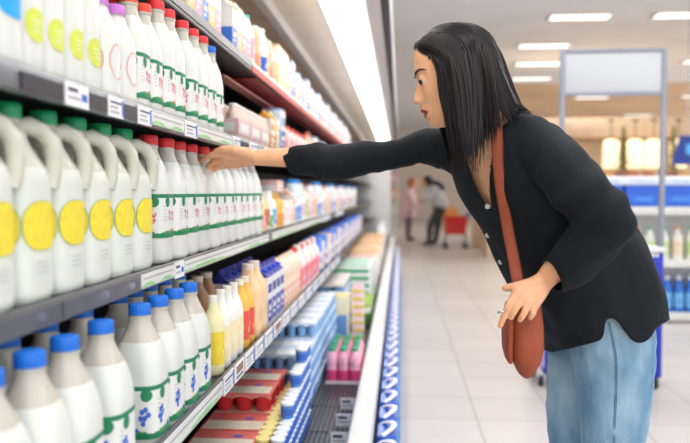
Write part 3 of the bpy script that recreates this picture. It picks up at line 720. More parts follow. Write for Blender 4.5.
# ------------------------------------------------------------------ the well of the case
WZ = WELL + .0015
def cup_pack(W, Dp, nx, ny, cup, lid, sleeve, sleeve2, h=.066, scallop=True):
    """yogurt pots held by a printed card sleeve; W across the well, Dp along the aisle"""
    def mk(t):
        r = min(W / nx, Dp / ny) * .47
        for j in range(ny):
            for i in range(nx):
                g = MB(); g.lathe([(r * .74, 0), (r * .80, .003), (r * .95, h * .86), (r * .95, h * .9)], pm(cup), 16)
                g.lathe([(r, h * .89), (r, h * .94)], pm(lid), 16)
                part('pot', g, t, (-W / 2 + W * (i + .5) / nx, -Dp / 2 + Dp * (j + .5) / ny, 0))
        g = MB(); a, b = pm(sleeve), pm(sleeve2)
        x0, x1, y0, y1 = -W / 2, W / 2, -Dp / 2, Dp / 2
        g.box(x0, x1, y0, y1, h * .95, h * .985, a)
        e = .0006
        g.box(x0 + W * .03, x1 - W * .05, y0 + Dp * .02, y0 + Dp * .55, h * .985, h * .985 + e, b)
        g.box(x0 + W * .6, x0 + W * .74, y0 + Dp * .64, y0 + Dp * .76, h * .985, h * .985 + e, M['lblue'] if sleeve2[2] < 240 else pm(cup))
        # folded lip with scallops between the pots, at front and back
        for yy, s_ in ((y0, -1), (y1, 1)):
            N = nx * 8; top = []; bot = []
            for k in range(N + 1):
                u = k / N; x = x0 + W * u
                dip = .30 - .16 * abs(math.sin(PI * u * nx)) if scallop else .2
                top.append((x, yy, h * .985)); bot.append((x, yy + s_ * .002, h * (.985 - dip)))
            vs_ = top + bot; K = N + 1
            g.add(vs_, [(k, k + 1, K + k + 1, K + k) for k in range(N)], a)
            g.add([(p[0], p[1] + s_ * .0012, p[2] + h * .03) for p in bot] + bot, [(k, k + 1, K + k + 1, K + k) for k in range(N)], b)
        part('sleeve', g, t)
    return mk
redp = cup_pack(.20, .15, 3, 2, (232, 58, 66), (240, 140, 136), (246, 124, 116), (252, 238, 214))
WL = 'in the case well'
def stack(key, mk, name, desc, cat, x, y, n, h, what, place, z0=WZ, jit=.004, group=None):
    rr = random.Random(int(y * 1000))
    for k in range(n):
        pos = 'bottom' if k == 0 else ('top' if k == n - 1 else '%s layer' % nth(k + 1))
        lab = '%s, %s, %s' % (desc, pos if n > 1 else 'alone', what)
        if key in PROTO: t = dup(PROTO[key], lab, (0, 0, 0), group=group)
        else: t = thing(name, lab, cat, (0, 0, 0), group=group); mk(t); PROTO[key] = t
        t['category'] = cat
        t.location = (x + rr.uniform(-jit, jit), y + rr.uniform(-jit, jit) * .5, z0 + k * h); t['label'] = lab
for i, (y, n) in enumerate(((2.02, 2), (2.185, 2), (2.35, 3), (2.52, 3))):
    stack('redpack', redp, 'yogurt_multipack', 'red yogurt multipack with cream card sleeve', 'yogurt pack', -.522, y, n, .0668, '%s red stack from near' % nth(i + 1), WL, group='red yogurt multipacks in the well')
yelp = tub(.0218, .049, (250, 204, 60), (246, 226, 150), (240, 160, 40))
blup = tub(.0218, .049, (84, 146, 226), (238, 242, 250), (56, 110, 210))
for i in range(14):
    y = 1.985 + i * .0455
    stack('yelpot', yelp, 'yogurt_pot', 'yellow yogurt pot', 'yogurt pot', -.3975, y, 3, .0505, '%s yellow pile from left' % nth(i + 1), WL, jit=.0006, group='yellow pots beside the red packs')
for i in range(14):
    y = 1.985 + i * .0455
    stack('blupot', blup, 'yogurt_pot', 'blue and white yogurt pot', 'yogurt pot', -.3525, y, 3 + (i > 3) + (i > 7) + (i > 10), .0505, '%s blue pile from left' % nth(i + 1), WL, jit=.0006, group='blue pots beside the yellow pots')
blp = cup_pack(.134, .15, 3, 3, (140, 188, 234), (222, 232, 246), (206, 222, 244), (244, 246, 252), .062)
for i in range(8):
    y = 2.695 + i * .157
    for side, x in (('left', -.554), ('right', -.4165)):
        n = 5 if i > 1 else 4
        stack('bluepack', blp, 'yogurt_multipack', 'pale blue and white yogurt multipack', 'yogurt pack', x, y, n, .0628, '%s %s-hand stack from near' % (nth(i + 1), side), WL, jit=.003, group='blue yogurt multipacks in the well')
# pink six-packs in front of the empty rack
def six_pack(body, cap, ink, H=.165, r=.0252):
    def mk(t):
        for j in range(2):
            for i in range(3):
                g = MB(); g.lathe([(r * .85, 0), (r, .006), (r, H * .42), (r * .86, H * .5), (r, H * .58), (r, H * .76), (r * .6, H * .87), (r * .55, H * .91)], pm(body), 16)
                b = part('bottle', g, t, ((i - 1) * r * 2.05, (j - .5) * r * 2.05, 0))
                g = MB(); g.lathe([(r * .62, 0), (r * .62, H * .08), (r * .55, H * .09)], pm(cap), 16, rib=-.04); KIDS.setdefault(b.name, []).append(obj('cap', g, b, (0, 0, H * .905)))
                g = MB(); g.lathe([(r * 1.012, H * .12), (r * 1.012, H * .4)], pm(ink), 16, cap0=False, cap1=False); KIDS[b.name].append(obj('label', g, b))
        g = MB(); X, Yh = 3 * r * 1.04, 2 * r * 1.04
        g.box(-X, X, -Yh - .0006, -Yh, H * .02, H * .11, pm((244, 220, 228))); g.box(X, X + .0006, -Yh, Yh, H * .02, H * .11, pm((244, 220, 228))); part('wrap_band', g, t)
    return mk
sp = six_pack((246, 176, 200), (30, 160, 110), (232, 70, 130))
for k in range(3): put('sixpack', sp, 'drink_multipack', 'pink drink six-pack with green caps', 'drink multipack', 'on the wire rack', (-.253, 3.16 + .122 * k, WZ), group='pink six-packs in the well')
# price cards standing along the right of the rack
def card(t):
    g = MB(); g.loft([[(x, y, z) for x, y in ((-.03, -.001), (.03, -.001), (.03, .001), (-.03, .001))] for z in (0, .045)], M['ticket']); g.box(-.022, .010, -.0016, -.001, .026, .036, M['tickettext']); g.box(-.022, .02, -.0016, -.001, .012, .018, M['lrule']); part('card', g, t)
for k, y in enumerate((2.0, 2.18, 2.36, 2.56, 2.76)): put('card', card, 'price_card', 'white price card on the wire rack', 'price card', 'beside the white bumper', (-.205, y, WZ), group='price cards on the wire rack')
# farther goods in the well
put('ytop', boxed(.22, .26, .26, (232, 226, 196), (110, 160, 226), (246, 226, 120)), 'dessert_box', 'big box with yellow top and blue fruit print', 'box', WL, (-.42, 4.12, WZ), group=None)
for k in range(7): put('strp', boxed(.085, .07, .045, (246, 214, 224), (244, 214, 90), (240, 140, 180)), 'dessert_pack', 'flat pink dessert pack', 'dessert pack', 'piled beside the yellow-topped box', (-.245 + .002 * (k % 2), 4.09, WZ + k * .0458), group='dessert packs by the yellow-topped box')
def salad(t):
    g = MB(); g.lathe([(.055, 0), (.07, .01), (.075, .11), (.075, .125)], pm((226, 236, 216)), 20); part('pot', g, t)
    g = MB(); g.lathe([(.078, .122), (.078, .145), (.07, .15)], pm((150, 190, 70)), 20); part('lid', g, t)
    g = MB(); g.lathe([(.0715, .012), (.0755, .085)], pm((84, 150, 60)), 20, cap0=False, cap1=False); part('label', g, t)
for k in range(3): put('salad', salad, 'dessert_tub', 'lime-lidded tub with leaf green label', 'tub', WL, (-.262, 4.55 + .17 * k, WZ), group='lime-lidded tubs in the well')
for i, y in enumerate((4.5, 4.72, 4.94)):
    stack('bluepack2', cup_pack(.3, .2, 3, 2, (120, 170, 228), (236, 240, 248), (240, 240, 236), (236, 222, 206), .07), 'yogurt_multipack', 'white and blue yogurt multipack', 'yogurt pack', -.50, y, 4, .071, '%s white stack behind the yellow-topped box' % nth(i + 1), WL, group='white multipacks in the well')
for i, y in enumerate((5.25, 5.5, 5.75)):
    stack('greenflat', boxed(.22, .30, .05, (246, 246, 244), (40, 176, 100), (60, 186, 120)), 'dessert_tray', 'flat white tray with bright green print', 'tray', -.36, y, 6, .0533, '%s green pile in the well' % nth(i + 1), WL, group='green trays in the well')
F = [D('f1', .24, 'dessert_box', 'white box with red stripe', 'box', boxed(.24, .3, .3, (246, 242, 240), (240, 214, 206), (222, 70, 60))), D('f2', .24, 'dessert_box', 'white box with navy stripe', 'box', boxed(.24, .3, .26, (244, 246, 250), (200, 216, 240), (40, 70, 190))),
     D('f3', .24, 'dessert_box', 'peach box with white label', 'box', boxed(.24, .3, .34, (248, 206, 160), (250, 240, 226), (240, 170, 110))), D('f4', .24, 'dessert_box', 'pale green box with white label', 'box', boxed(.24, .3, .3, (222, 238, 206), (250, 250, 246), (140, 196, 120)))]
row(F, 6.05, -.35, WL, WZ, .03, 9.6)
# tall stock at the end of the case
E = [D('e1', .16, 'milk_bottle', 'big pale green bottle with white cap', 'bottle', drink(.36, .075, (226, 240, 222), (246, 246, 246), (200, 226, 190), 0)), D('e2', .16, 'milk_bottle', 'big white bottle with pale lilac label', 'bottle', drink(.38, .075, (246, 244, 246), (246, 246, 250), (226, 216, 236), 0))]
row(E, 9.7, -.30, 'at the well\'s far end', WZ, .03, 12.2)
# ------------------------------------------------------------------ bottle packs standing on the floor along the case
blue_w = mat('blue_wrap_film', (18, 92, 198), 0.3, var=0.2, scale=30, coat=0.1, bump=0.3, bscale=40)
cyan_w = mat('pale_wrap_print', (110, 176, 236), 0.3, var=0.2, scale=40)
handle_w = mat('carry_strap_white', (240, 240, 244), 0.4, var=0.02)
def water_pack(t):
    r = .0415
    g = MB(); rings = []
    for z, a in ((0, .92), (.01, 1), (.12, .97), (.2, 1), (.30, .99), (.350, .99), (.376, .96), (.385, .86)):
        ring = []
        for k in range(32):
            an = 2 * PI * k / 32; x = math.cos(an); y = math.sin(an); yc = .044 * (1 if y > 0 else -1)
            ring.append((x * r * a * (.86 + .14 * abs(y)), yc + y * r * a if abs(y) > 1e-6 else 0, z))
        rings.append(ring)
    g.loft(rings, blue_w); part('wrap', g, t)
    g = MB(); g.tube([(r * 1.0, -.07 + .01 * math.sin(q * 2), .06 + .012 * q) for q in range(20)], .004, cyan_w, 6)
    part('wave_print', g, t)
    g = MB(); g.tube([(.034 - .004 * (q % 2), -.076 + .0076 * q, .352 + .008 * math.sin(q * .9)) for q in range(21)], .005, cyan_w, 6); part('shoulder_print', g, t)
    g = MB(); pts = []
    for k in range(17):
        u = k / 16; pts.append((-.016 + .038 * math.sin(u * PI) + .006 * math.sin(u * 2 * PI), -.066 + .132 * u, .385 + .022 * math.sin(u * PI)))
    g.tube(pts, .0105, handle_w, 8, flat=.45); part('carry_strap', g, t)
for k in range(44):
    put('water', water_pack, 'water_pack', 'blue bottle pack with white strap', 'bottle pack', 'on the floor by the case', (-.0415, 2.0 + .188 * k, .0005), group='blue bottle packs along the case')
# ------------------------------------------------------------------ people : helpers
from mathutils.bvhtree import BVHTree
DUM = M['skin']
def capsule(g, chain, n=10):
    """tapered limb along [(point, radius), ...]"""
    for p, r in chain: g.ball(p, r, DUM, n)
    for (a, ra), (b, rb) in zip(chain[:-1], chain[1:]):
        a, b = Vector(a), Vector(b)
        if (b - a).length > 1e-5: g.tube([a, b], [ra, rb], DUM, n + 4)
    return g
def union(g, voxel, smooth=4, fac=0.5, name='u'):
    me = g.mesh(name, False); o = bpy.data.objects.new(name, me); C.objects.link(o)
    m = o.modifiers.new('r', 'REMESH'); m.mode = 'VOXEL'; m.voxel_size = voxel
    if smooth: m2 = o.modifiers.new('s', 'SMOOTH'); m2.factor = fac; m2.iterations = smooth
    dg = bpy.context.evaluated_depsgraph_get()
    r = bpy.data.meshes.new_from_object(o.evaluated_get(dg))
    bpy.data.objects.remove(o); bpy.data.meshes.remove(me)
    r.materials.clear()
    return r
def coords(me):
    a = np.empty(len(me.vertices) * 3); me.vertices.foreach_get('co', a); return a.reshape(-1, 3)
def normals(me):
    a = np.empty(len(me.vertices) * 3); me.vertices.foreach_get('normal', a); return a.reshape(-1, 3)
def set_coords(me, a): me.vertices.foreach_set('co', a.ravel()); me.update()
def to_px(P):
    d = np.asarray(P, float).reshape(-1, 3) - np.array(CAMP)
    z = d @ np.array(FW); return 345 + FPX * (d @ np.array(RT)) / z, 221.5 - FPX * (d @ np.array(UP)) / z
def cut(me, kill):
    """drop the vertices flagged in kill"""
    bm = bmesh.new(); bm.from_mesh(me); bm.verts.ensure_lookup_table()
    bmesh.ops.delete(bm, geom=[bm.verts[i] for i in np.nonzero(kill)[0]], context='VERTS')
    bm.to_mesh(me); bm.free(); me.update(); return me
def smooth_shade(me, m):
    me.materials.append(m); me.polygons.foreach_set('use_smooth', [True] * len(me.polygons)); me.update(); return me
def thicken(me, t):
    bm = bmesh.new(); bm.from_mesh(me); bm.verts.ensure_lookup_table()
    for _ in range(10):   # even out the cut edges
        new = {}
        for v in bm.verts:
            if v.is_boundary:
                q = [e.other_vert(v).co for e in v.link_edges if e.is_boundary]
                if len(q) == 2: new[v] = v.co * .5 + (q[0] + q[1]) * .25
        for v, c_ in new.items(): v.co = c_
    bm.to_mesh(me); bm.free()
    o = bpy.data.objects.new('t', me); C.objects.link(o)
    m = o.modifiers.new('s', 'SOLIDIFY'); m.thickness = t; m.offset = -1
    r = bpy.data.meshes.new_from_object(o.evaluated_get(bpy.context.evaluated_depsgraph_get()))
    bpy.data.objects.remove(o); return r
def bvh(*mes):
    vs = []; fs = []
    for me in mes:
        o = len(vs); vs += [v.co.copy() for v in me.vertices]; fs += [tuple(i + o for i in p.vertices) for p in me.polygons]
    return BVHTree.FromPolygons(vs, fs)
def hit(tree, px, py, off=0.0):
    d = (at(px, py, 1.0) - CAMP).normalized()
    p, nrm, i, dist = tree.ray_cast(CAMP, d)
    return None if p is None else p - d * off
def ribbon(g, pts, width, thick, m, normal=None):
    """flat strap along pts, its broad side turned to the local normal"""
    pts = [Vector(p) for p in pts]; rings = []
    for i, p in enumerate(pts):
        t = (pts[min(i + 1, len(pts) - 1)] - pts[max(i - 1, 0)]).normalized()
        nn = (normal[i] if isinstance(normal, list) else normal)
        nn = (nn - t * nn.dot(t)).normalized(); u = t.cross(nn)
        w = width[i] if isinstance(width, list) else width
        rings.append([p + u * w / 2 + nn * thick / 2, p + u * w * .42 + nn * thick * .75, p - u * w * .42 + nn * thick * .75, p - u * w / 2 + nn * thick / 2, p - u * w / 2 - nn * thick / 2, p + u * w / 2 - nn * thick / 2])
    g.loft(rings, m)
def spline(pts, n):
    """Catmull-Rom through pts, n samples"""
    P = [Vector(p) for p in pts]; P = [P[0] * 2 - P[1]] + P + [P[-1] * 2 - P[-2]]; out = []
    L = len(P) - 3
    for k in range(n):
        u = k / (n - 1) * L; i = min(int(u), L - 1); t = u - i
        a, b, c, d = P[i:i + 4]
        out.append(.5 * ((2 * b) + (c - a) * t + (2 * a - 5 * b + 4 * c - d) * t * t + (3 * b - a - 3 * c + d) * t ** 3))
    return out
# ------------------------------------------------------------------ the shopper in front
HP = math.radians(14)
HF = Vector((-math.cos(HP), 0, -math.sin(HP))); HU = Vector((-math.sin(HP), 0, math.cos(HP))); HL = Vector((0, -1, 0))
HC = at(417, 83, 1.60) - HF * .083
def hl(f, u, l=0.0): return HC + HF * f + HU * u + HL * l
def head_local(P):
    d = np.asarray(P).reshape(-1, 3) - np.array(HC); return d @ np.array(HF), d @ np.array(HU), d @ np.array(HL)
_u = [-.112, -.107, -.098, -.088, -.078, -.071, -.064, -.056, -.050, -.044, -.038, -.030, -.015, 0, .016, .04, .066, .085, .098, .106, .110]
_f = [.050, .070, .079, .0775, .086, .0835, .0917, .086, .088, .095, .1010, .0975, .0895, .083, .0825, .080, .0735, .060, .040, .018, .001]
_f0 = [.050, .067, .0735, .0755, .0775, .078, .0785, .079, .079, .0795, .080, .080, .080, .0805, .0815, .080, .0735, .060, .040, .018, .001]
_w = [.012, .028, .038, .045, .050, .052, .054, .0565, .058, .060, .0615, .064, .067, .0685, .070, .0705, .064, .052, .036, .017, .001]
_b = [-.028, -.018, -.004, .012, .026, .036, .046, .056, .063, .069, .074, .080, .088, .094, .098, .098, .088, .070, .048, .023, .001]
def head_r(u, a, off=0.0):
    f0 = np.interp(u, _u, _f0); w = np.interp(u, _u, _w); b = np.interp(u, _u, _b); fp = np.interp(u, _u, _f)
    c, s_ = math.cos(a), math.sin(a)
    q = 2 / 2.25
    if c >= 0: f = f0 * abs(c) ** q
    else: f = -b * abs(c) ** (2 / 2.1)
    l = w * math.copysign(abs(s_) ** q, s_)
    if c > 0:
        nose = -.052 < u < .01
        sg = np.interp(u, [-.112, -.09, -.078, -.064, -.056, -.048, -.040, -.02, 0, .02], [.03, .018, .020, .021, .016, .0155, .0135, .010, .009, .012])
        f += (fp - f0) * math.exp(-(l / sg) ** 2)
        f -= .007 * math.exp(-((abs(l) - .031) / .013) ** 2 - ((u + .001) / .010) ** 2)     # eye sockets
        f += .003 * math.exp(-((abs(l) - .030) / .018) ** 2 - ((u - .017) / .007) ** 2)     # brow bone
        f += .004 * math.exp(-((abs(l) - .040) / .014) ** 2 - ((u + .035) / .018) ** 2)     # cheeks
        f += .0028 * math.exp(-((abs(l) - .0105) / .005) ** 2 - ((u + .0435) / .006) ** 2)   # wings of the nose
    k = 1 + off / max(math.hypot(f, l), .02)
    return f * k, l * k
def head_mesh(g, off=0.0):
    us = list(np.concatenate([np.linspace(-.112, -.02, 48), np.linspace(-.016, .11, 34)])); N = 96
    g.loft([[hl(*((lambda fl: (fl[0], u + off * (u > .09), fl[1]))(head_r(u, 2 * PI * k / N, off)))) for k in range(N)] for u in us], DUM)
# torso rings : centre px, py, Y, turn of the shoulder line, half width, half depth
TR = [(604, 358, 1.72, 10, .205, .127), (601, 338, 1.72, 10, .203, .129), (591, 300, 1.71, 12, .190, .140), (574, 266, 1.69, 17, .176, .150), (556, 233, 1.67, 22, .170, .142), (536, 199, 1.65, 28, .172, .130), (513, 168, 1.63, 34, .170, .106), (502, 145, 1.62, 36, .160, .082), (498, 128, 1.61, 32, .105, .066), (494, 118, 1.61, 30, .060, .052)]
def torso_frames():
    cs = [at(r[0], r[1], r[2]) for r in TR]; out = []
    for i, r in enumerate(TR):
        ax = (cs[min(i + 1, len(cs) - 1)] - cs[max(i - 1, 0)]).normalized()
        th = math.radians(r[3]); A = Vector((math.sin(th), -math.cos(th), 0))       # towards her left (near) side
        if i < 2: ax = (ax + Vector((0, 0, 1.5))).normalized()
        A = (A - ax * A.dot(ax)).normalized()
        B = A.cross(ax); 
        if B.x > 0: B = -B                                                          # towards her front
        out.append((cs[i], A, B, ax, r[4], r[5]))
    return out
TF = torso_frames()
def torso(g, k=1.0, dk=0.0, lo=0):
    N = 36; rings = []
    for c, A, B, ax, W, Dp in TF[lo:]:
        ring = []
        for i in range(N):
            a, b = se(W * k - dk, Dp * k - dk, 2.4, 2 * PI * i / N + .001); ring.append(c + A * a + B * b)
        rings.append(ring)
    g.loft(rings, DUM)
RS, RE, RW = at(463, 149, 1.75), at(372, 157.5, 1.79), at(258, 157.5, 1.80)
LS_, LE, LW = at(538, 150, 1.53), at(605, 217, 1.388), at(546, 279, 1.475)
body = MB()
head_mesh(body)
for l in (-.031, .031): body.ball(hl(.0665, .0018, l), .0121, DUM, 12); body.ball(hl(.0650, -.0092, l), .0102, DUM, 10)                # upper lids
capsule(body, [(at(497, 130, 1.612), .056), (at(484, 112, 1.605), .050), (hl(-.030, -.045), .054)], 14)
torso(body, .93, .006, 3); capsule(body, [(TF[3][0], .11), (at(602, 315, 1.73), .085)], 14)
capsule(body, [(RS, .044), (RS.lerp(RE, .4), .030), (RE, .031), (RE.lerp(RW, .4), .031), (at(285, 157.5, 1.80), .0255), (RW, .021)], 12)
capsule(body, [(LS_, .047), (LS_.lerp(LE, .5), .042), (LE, .035), (LE.lerp(LW, .4), .034), (LW, .022)], 12)
# right hand, reaching for a cap
def chain(pts, radii): return [(at(*p), r) for p, r in zip(pts, radii)]
RM = [(226, 153.5, 1.797), (225, 157, 1.815), (226, 161, 1.832), (229, 164.5, 1.845)]
for (p, r0) in zip(RM, (.0135, .014, .0135, .0125)): capsule(body, [(RW, .0195), (RW.lerp(at(*p), .5), .0165), (at(*p), r0)], 10)
capsule(body, chain([RM[0], (214, 154.6, 1.800), (207, 157, 1.808), (200.5, 160.3, 1.820)], (.0108, .0090, .0078, .0066)), 9)
capsule(body, chain([RM[1], (215, 161, 1.838), (209, 165.2, 1.85), (207.5, 168, 1.852)], (.0108, .0090, .0078, .0068)), 9)
capsule(body, chain([RM[2], (218, 166, 1.86), (213, 169, 1.866), (211.5, 170.5, 1.864)], (.0104, .0088, .0076, .0068)), 9)
capsule(body, chain([RM[3], (220, 167, 1.866), (214.5, 169, 1.87), (213, 170.5, 1.868)], (.0100, .0084, .0074, .0066)), 9)
capsule(body, chain([(249, 154, 1.785), (235, 150.5, 1.776), (224, 149.2, 1.780), (216.5, 151.2, 1.792)], (.0165, .0128, .0102, .0082)), 9)
# left hand, laid over the bag
LM = [(517, 291.5, 1.452), (522, 298, 1.447), (528, 303, 1.447), (534, 306, 1.452)]
for (p, r0) in zip(LM, (.0115, .0118, .0115, .0105)): capsule(body, [(LW, .0195), (LW.lerp(at(*p), .55), .0155), (at(*p), r0)], 10)
capsule(body, chain([LM[0], (509.5, 304, 1.442), (504.5, 315, 1.444), (500.2, 325.5, 1.45)], (.0092, .0080, .0070, .0060)), 9)
capsule(body, chain([LM[1], (516.8, 306.5, 1.436), (513.2, 313, 1.436), (511.0, 317.5, 1.442)], (.0088, .0077, .0068, .0058)), 9)
capsule(body, chain([LM[2], (525, 311.5, 1.438), (522.2, 316.5, 1.438), (520, 320, 1.444)], (.0084, .0073, .0065, .0056)), 9)
capsule(body, chain([LM[3], (533, 312.5, 1.448), (531.2, 316, 1.452), (530, 318, 1.458)], (.0085, .0074, .0066, .0056)), 9)
capsule(body, chain([(537, 282.5, 1.462), (524, 285, 1.456), (513, 287, 1.462), (505, 288, 1.472)], (.0145, .0115, .0092, .0076)), 9)
# legs and feet (inside the jeans and shoes)
def leg_axis(near):
    Y = 1.65 if near else 1.84
    if near: L = [(609, 318, 42), (612, 345, 40.5), (614, 368, 38), (614, 400, 35), (612, 443, 30)]
    else: L = [(596, 325, 42), (588, 352, 39), (583, 378, 36), (581.5, 400, 34), (580, 443, 30)]
    s_ = Y / FPX; out = [(at(x, y, Y), r * s_) for x, y, r in L]
    e = out[-1][0]
    out += [(Vector((e.x - .004, e.y, .50)), .062), (Vector((e.x + .012, e.y, .34)), .060), (Vector((e.x + .02, e.y, .10)), .050)]
    return out
for near in (True, False):
    A = leg_axis(near); capsule(body, [(p, r * .8) for p, r in A], 12)
    e = A[-1][0]; capsule(body, [(e, .040), (Vector((e.x + .015, e.y, .05)), .036), (Vector((e.x - .12, e.y, .035)), .030), (Vector((e.x - .17, e.y, .03)), .022)], 10)
bme = union(body, .0023, 2, .5, 'person_body')
bme.materials.append(M['skin']); bme.materials.append(M['lips'])
f_, u_, l_ = head_local(coords(bme))
lipv = (f_ > .066) & (np.abs(l_) < .0235)
cz = -.0715 + .002 * np.abs(l_) / .0235; hh = .0122 * (1 - (np.abs(l_) / .0235) ** 2)
lipv &= (np.abs(u_ - cz) < hh)
mi = [1 if all(lipv[v] for v in p.vertices) else 0 for p in bme.polygons]
bme.polygons.foreach_set('material_index', mi); bme.polygons.foreach_set('use_smooth', [True] * len(mi)); bme.update()
person = thing('person', 'person in loose black shirt and pale jeans leaning to reach a red-capped bottle', 'person', (0, 0, 0))
PB = Vector((leg_axis(True)[-1][0].x - .02, 1.725, 0)); person.location = PB
def pp(name, me, parent=None):
    """child of the shopper: geometry is given in world coordinates"""
    if isinstance(me, MB): me = me.mesh(name)
    me.transform(Matrix.Translation(-PB)); return obj(name, me, parent or person)
# shirt
g = MB(); torso(g, 1.0)
def slv(pts): return [(at(x, y, Y), r) for x, y, Y, r in pts]
capsule(g, slv([(270, 157.5, 1.80, .0265), (283, 158, 1.80, .0285), (300, 159.5, 1.798, .037), (322, 161, 1.793, .046), (350, 161, 1.788, .050), (385, 154, 1.78, .043), (420, 148, 1.77, .042), (445, 147, 1.76, .050), (464, 150, 1.75, .062)]), 14)
capsule(g, slv([(532, 142, 1.54, .055), (546, 156, 1.50, .056), (562, 171, 1.455, .056), (588, 200, 1.40, .054), (607, 219, 1.385, .050), (597, 241, 1.40, .052), (575, 261, 1.435, .048), (555, 274, 1.462, .041), (543, 280, 1.478, .031)]), 14)
capsule(g, slv([(545, 142, 1.60, .045), (570, 182, 1.60, .06), (596, 226, 1.62, .07)]), 12)
sm = union(g, .0055, 5, .5, 'shirt')
cc = coords(sm); nn = normals(sm)
dd = np.array([.0095 * noise.noise(Vector((p[0] * 9 + p[2] * 5, p[1] * 9, p[2] * 4.0 - p[0] * 3))) + .0035 * noise.noise(Vector((p[0] * 24, p[1] * 20, p[2] * 11))) for p in cc])
# folds running round the reaching sleeve and the bent elbow
sl = (cc[:, 0] < .10); dd[sl] += np.array([.007 * noise.noise(Vector((p[0] * 22 + p[2] * 16, p[1] * 5, p[2] * 7 + 3))) for p in cc[sl]])
el = np.linalg.norm(cc - np.array(at(600, 225, 1.40)), axis=1); dd += .006 * np.exp(-(el / .10) ** 2) * np.sin((cc[:, 2] * .8 - cc[:, 0] * .6) * 110)
cc = cc + nn * dd[:, None]; set_coords(sm, cc)
px, py = to_px(cc)
HX = [500, 540, 553, 575, 604, 607, 611, 616, 634, 650, 658, 675]; HY = [345, 349, 353, 349, 341, 322, 318, 322, 347, 342, 328, 318]
kill = (py > np.interp(px, HX, HY)) & (cc[:, 1] > 1.50) & (px > 500)
kill |= (px < 281.5 + (py - 157) * .45) & (py < 200)
# left cuff
ax = np.array((LW - LE).normalized()); w0 = np.array(at(548, 276.5, 1.472))
nv = np.array((at(528, 286, 1.466) - at(548, 276.5, 1.472)).normalized())
rel = cc - w0; kill |= (rel @ nv > 0) & (np.linalg.norm(rel, axis=1) < .075) & (cc[:, 1] < 1.522)
# open neck
NC = []
for p in cc:
    best = min(range(len(TF)), key=lambda i: (TF[i][0] - Vector(p)).length_squared)
    NC.append(best)
NC = np.array(NC); tops = np.array([tuple(f[0]) for f in TF]); Aa = np.array([tuple(f[1]) for f in TF]); Bb = np.array([tuple(f[2]) for f in TF])
rel = cc - tops[NC]; lat = np.einsum('ij,ij->i', rel, Aa[NC]); fwd = np.einsum('ij,ij->i', rel, Bb[NC])
vw = np.interp(-py, [-212, -190, -165, -140, -110], [0, .018, .036, .055, .075])
kill |= (fwd > .02) & (np.abs(lat - .004) < vw) & (py < 212) & (py > 95) & (px > 440) & (px < 530) & (cc[:, 1] < 1.66)
kill |= (NC >= 9) & (np.abs(lat) < .06) & (py < 122)
cut(sm, kill)
sm = thicken(sm, .0022); smooth_shade(sm, M['shirt'])
stree = bvh(sm, bme)
# jeans
g = MB()
for near in (True, False): capsule(g, leg_axis(near), 16)
capsule(g, [(at(611, 338, 1.665), .098), (at(606, 338, 1.82), .098)], 16)
capsule(g, [(at(608, 330, 1.69), .100), (at(600, 290, 1.70), .105)], 14); capsule(g, [(at(604, 332, 1.79), .098), (at(598, 290, 1.75), .105)], 14)
jm = union(g, .006, 6, .5, 'jeans')
cc = coords(jm); nn = normals(jm)
dd = np.array([.004 * noise.noise(Vector((p[0] * 10, p[1] * 10, p[2] * 26 + p[0] * 14))) + .002 * noise.noise(Vector((p[0] * 30, p[1] * 30, p[2] * 40))) for p in cc])
set_coords(jm, cc + nn * dd[:, None]); smooth_shade(jm, M['denim'])
jtree = bvh(jm)
o_body = pp('body', bme.copy()); o_body.data.name = 'person_body'
seam = MB()
for dx in (0, 1.6):
    P = [hit(jtree, x + dx, y, .0016) for x, y in ((608, 322), (613, 345), (615.5, 362), (615.5, 385), (614.5, 410), (613, 443))]
    P = [p for p in P if p is not None]; e = P[-1]
    P = P + [Vector((e.x, e.y - .002, .5))]
    seam.tube(spline(P[:-1], 24), .0009, M['thread'], 6)
poc = MB()
P = [hit(jtree, x, y, .0006) for x, y in ((619, 338), (624, 341), (631, 345), (640, 349))]; P = [p for p in P if p is not None]
if len(P) > 1: poc.tube(spline(P, 10), .0009, M['thread'], 6)
o_shirt = pp('shirt', sm.copy()); o_jeans = pp('jeans', jm.copy())
pp('side_seam', seam, o_jeans)

for x, y in ((487.5, 206.5), (487.5, 235.4), (500.5, 262)):
    p = hit(stree, x, y, .002)
    if p is None: continue
    b = MB(); d = (CAMP - p).normalized(); a = d.cross(Vector((0, 0, 1))).normalized(); c = a.cross(d)
    b.loft([[p + (a * math.cos(2 * PI * k / 16) + c * math.sin(2 * PI * k / 16)) * r + d * h for k in range(16)] for r, h in ((.0058, -.003), (.0060, .0005), (.0050, .0016), (.003, .0010))], M['button'])
    pp('button', b, o_shirt)
# eyes, brows, lashes
for s_ in (1, -1):
    e = MB(); e.ball(hl(.0662, -.0012, .031 * s_), .0112, M['eyewhite'], 14)
    ic = hl(.0738, -.0040, .0300 * s_); e.ball(ic, .0072, M['iris'], 10); pp('eye', e)
    la = MB(); la.tube(spline([hl(.0795, -.0030, .020 * s_), hl(.0805, -.0012, .026 * s_), hl(.0790, -.0016, .034 * s_), hl(.0740, -.0045, .0425 * s_)], 12), [.0008] + [.0016] * 9 + [.0012, .0006], M['iris'], 6); pp('eyelash', la)
    br = MB(); P = []
    for a_, uu in ((.014, .0155), (.024, .0195), (.034, .0215), (.043, .0195), (.050, .0155)):
        an = math.asin(min(1, (a_ / np.interp(uu, _u, _w)))); f, l = head_r(uu, an, .0012); P.append(hl(f, uu, l * s_))
    br.tube(spline(P, 14), [.0016, .0026, .0029, .0029, .0028, .0027, .0026, .0025, .0023, .0021, .0018, .0015, .0011, .0006], M['brow'], 6); pp('eyebrow', br)
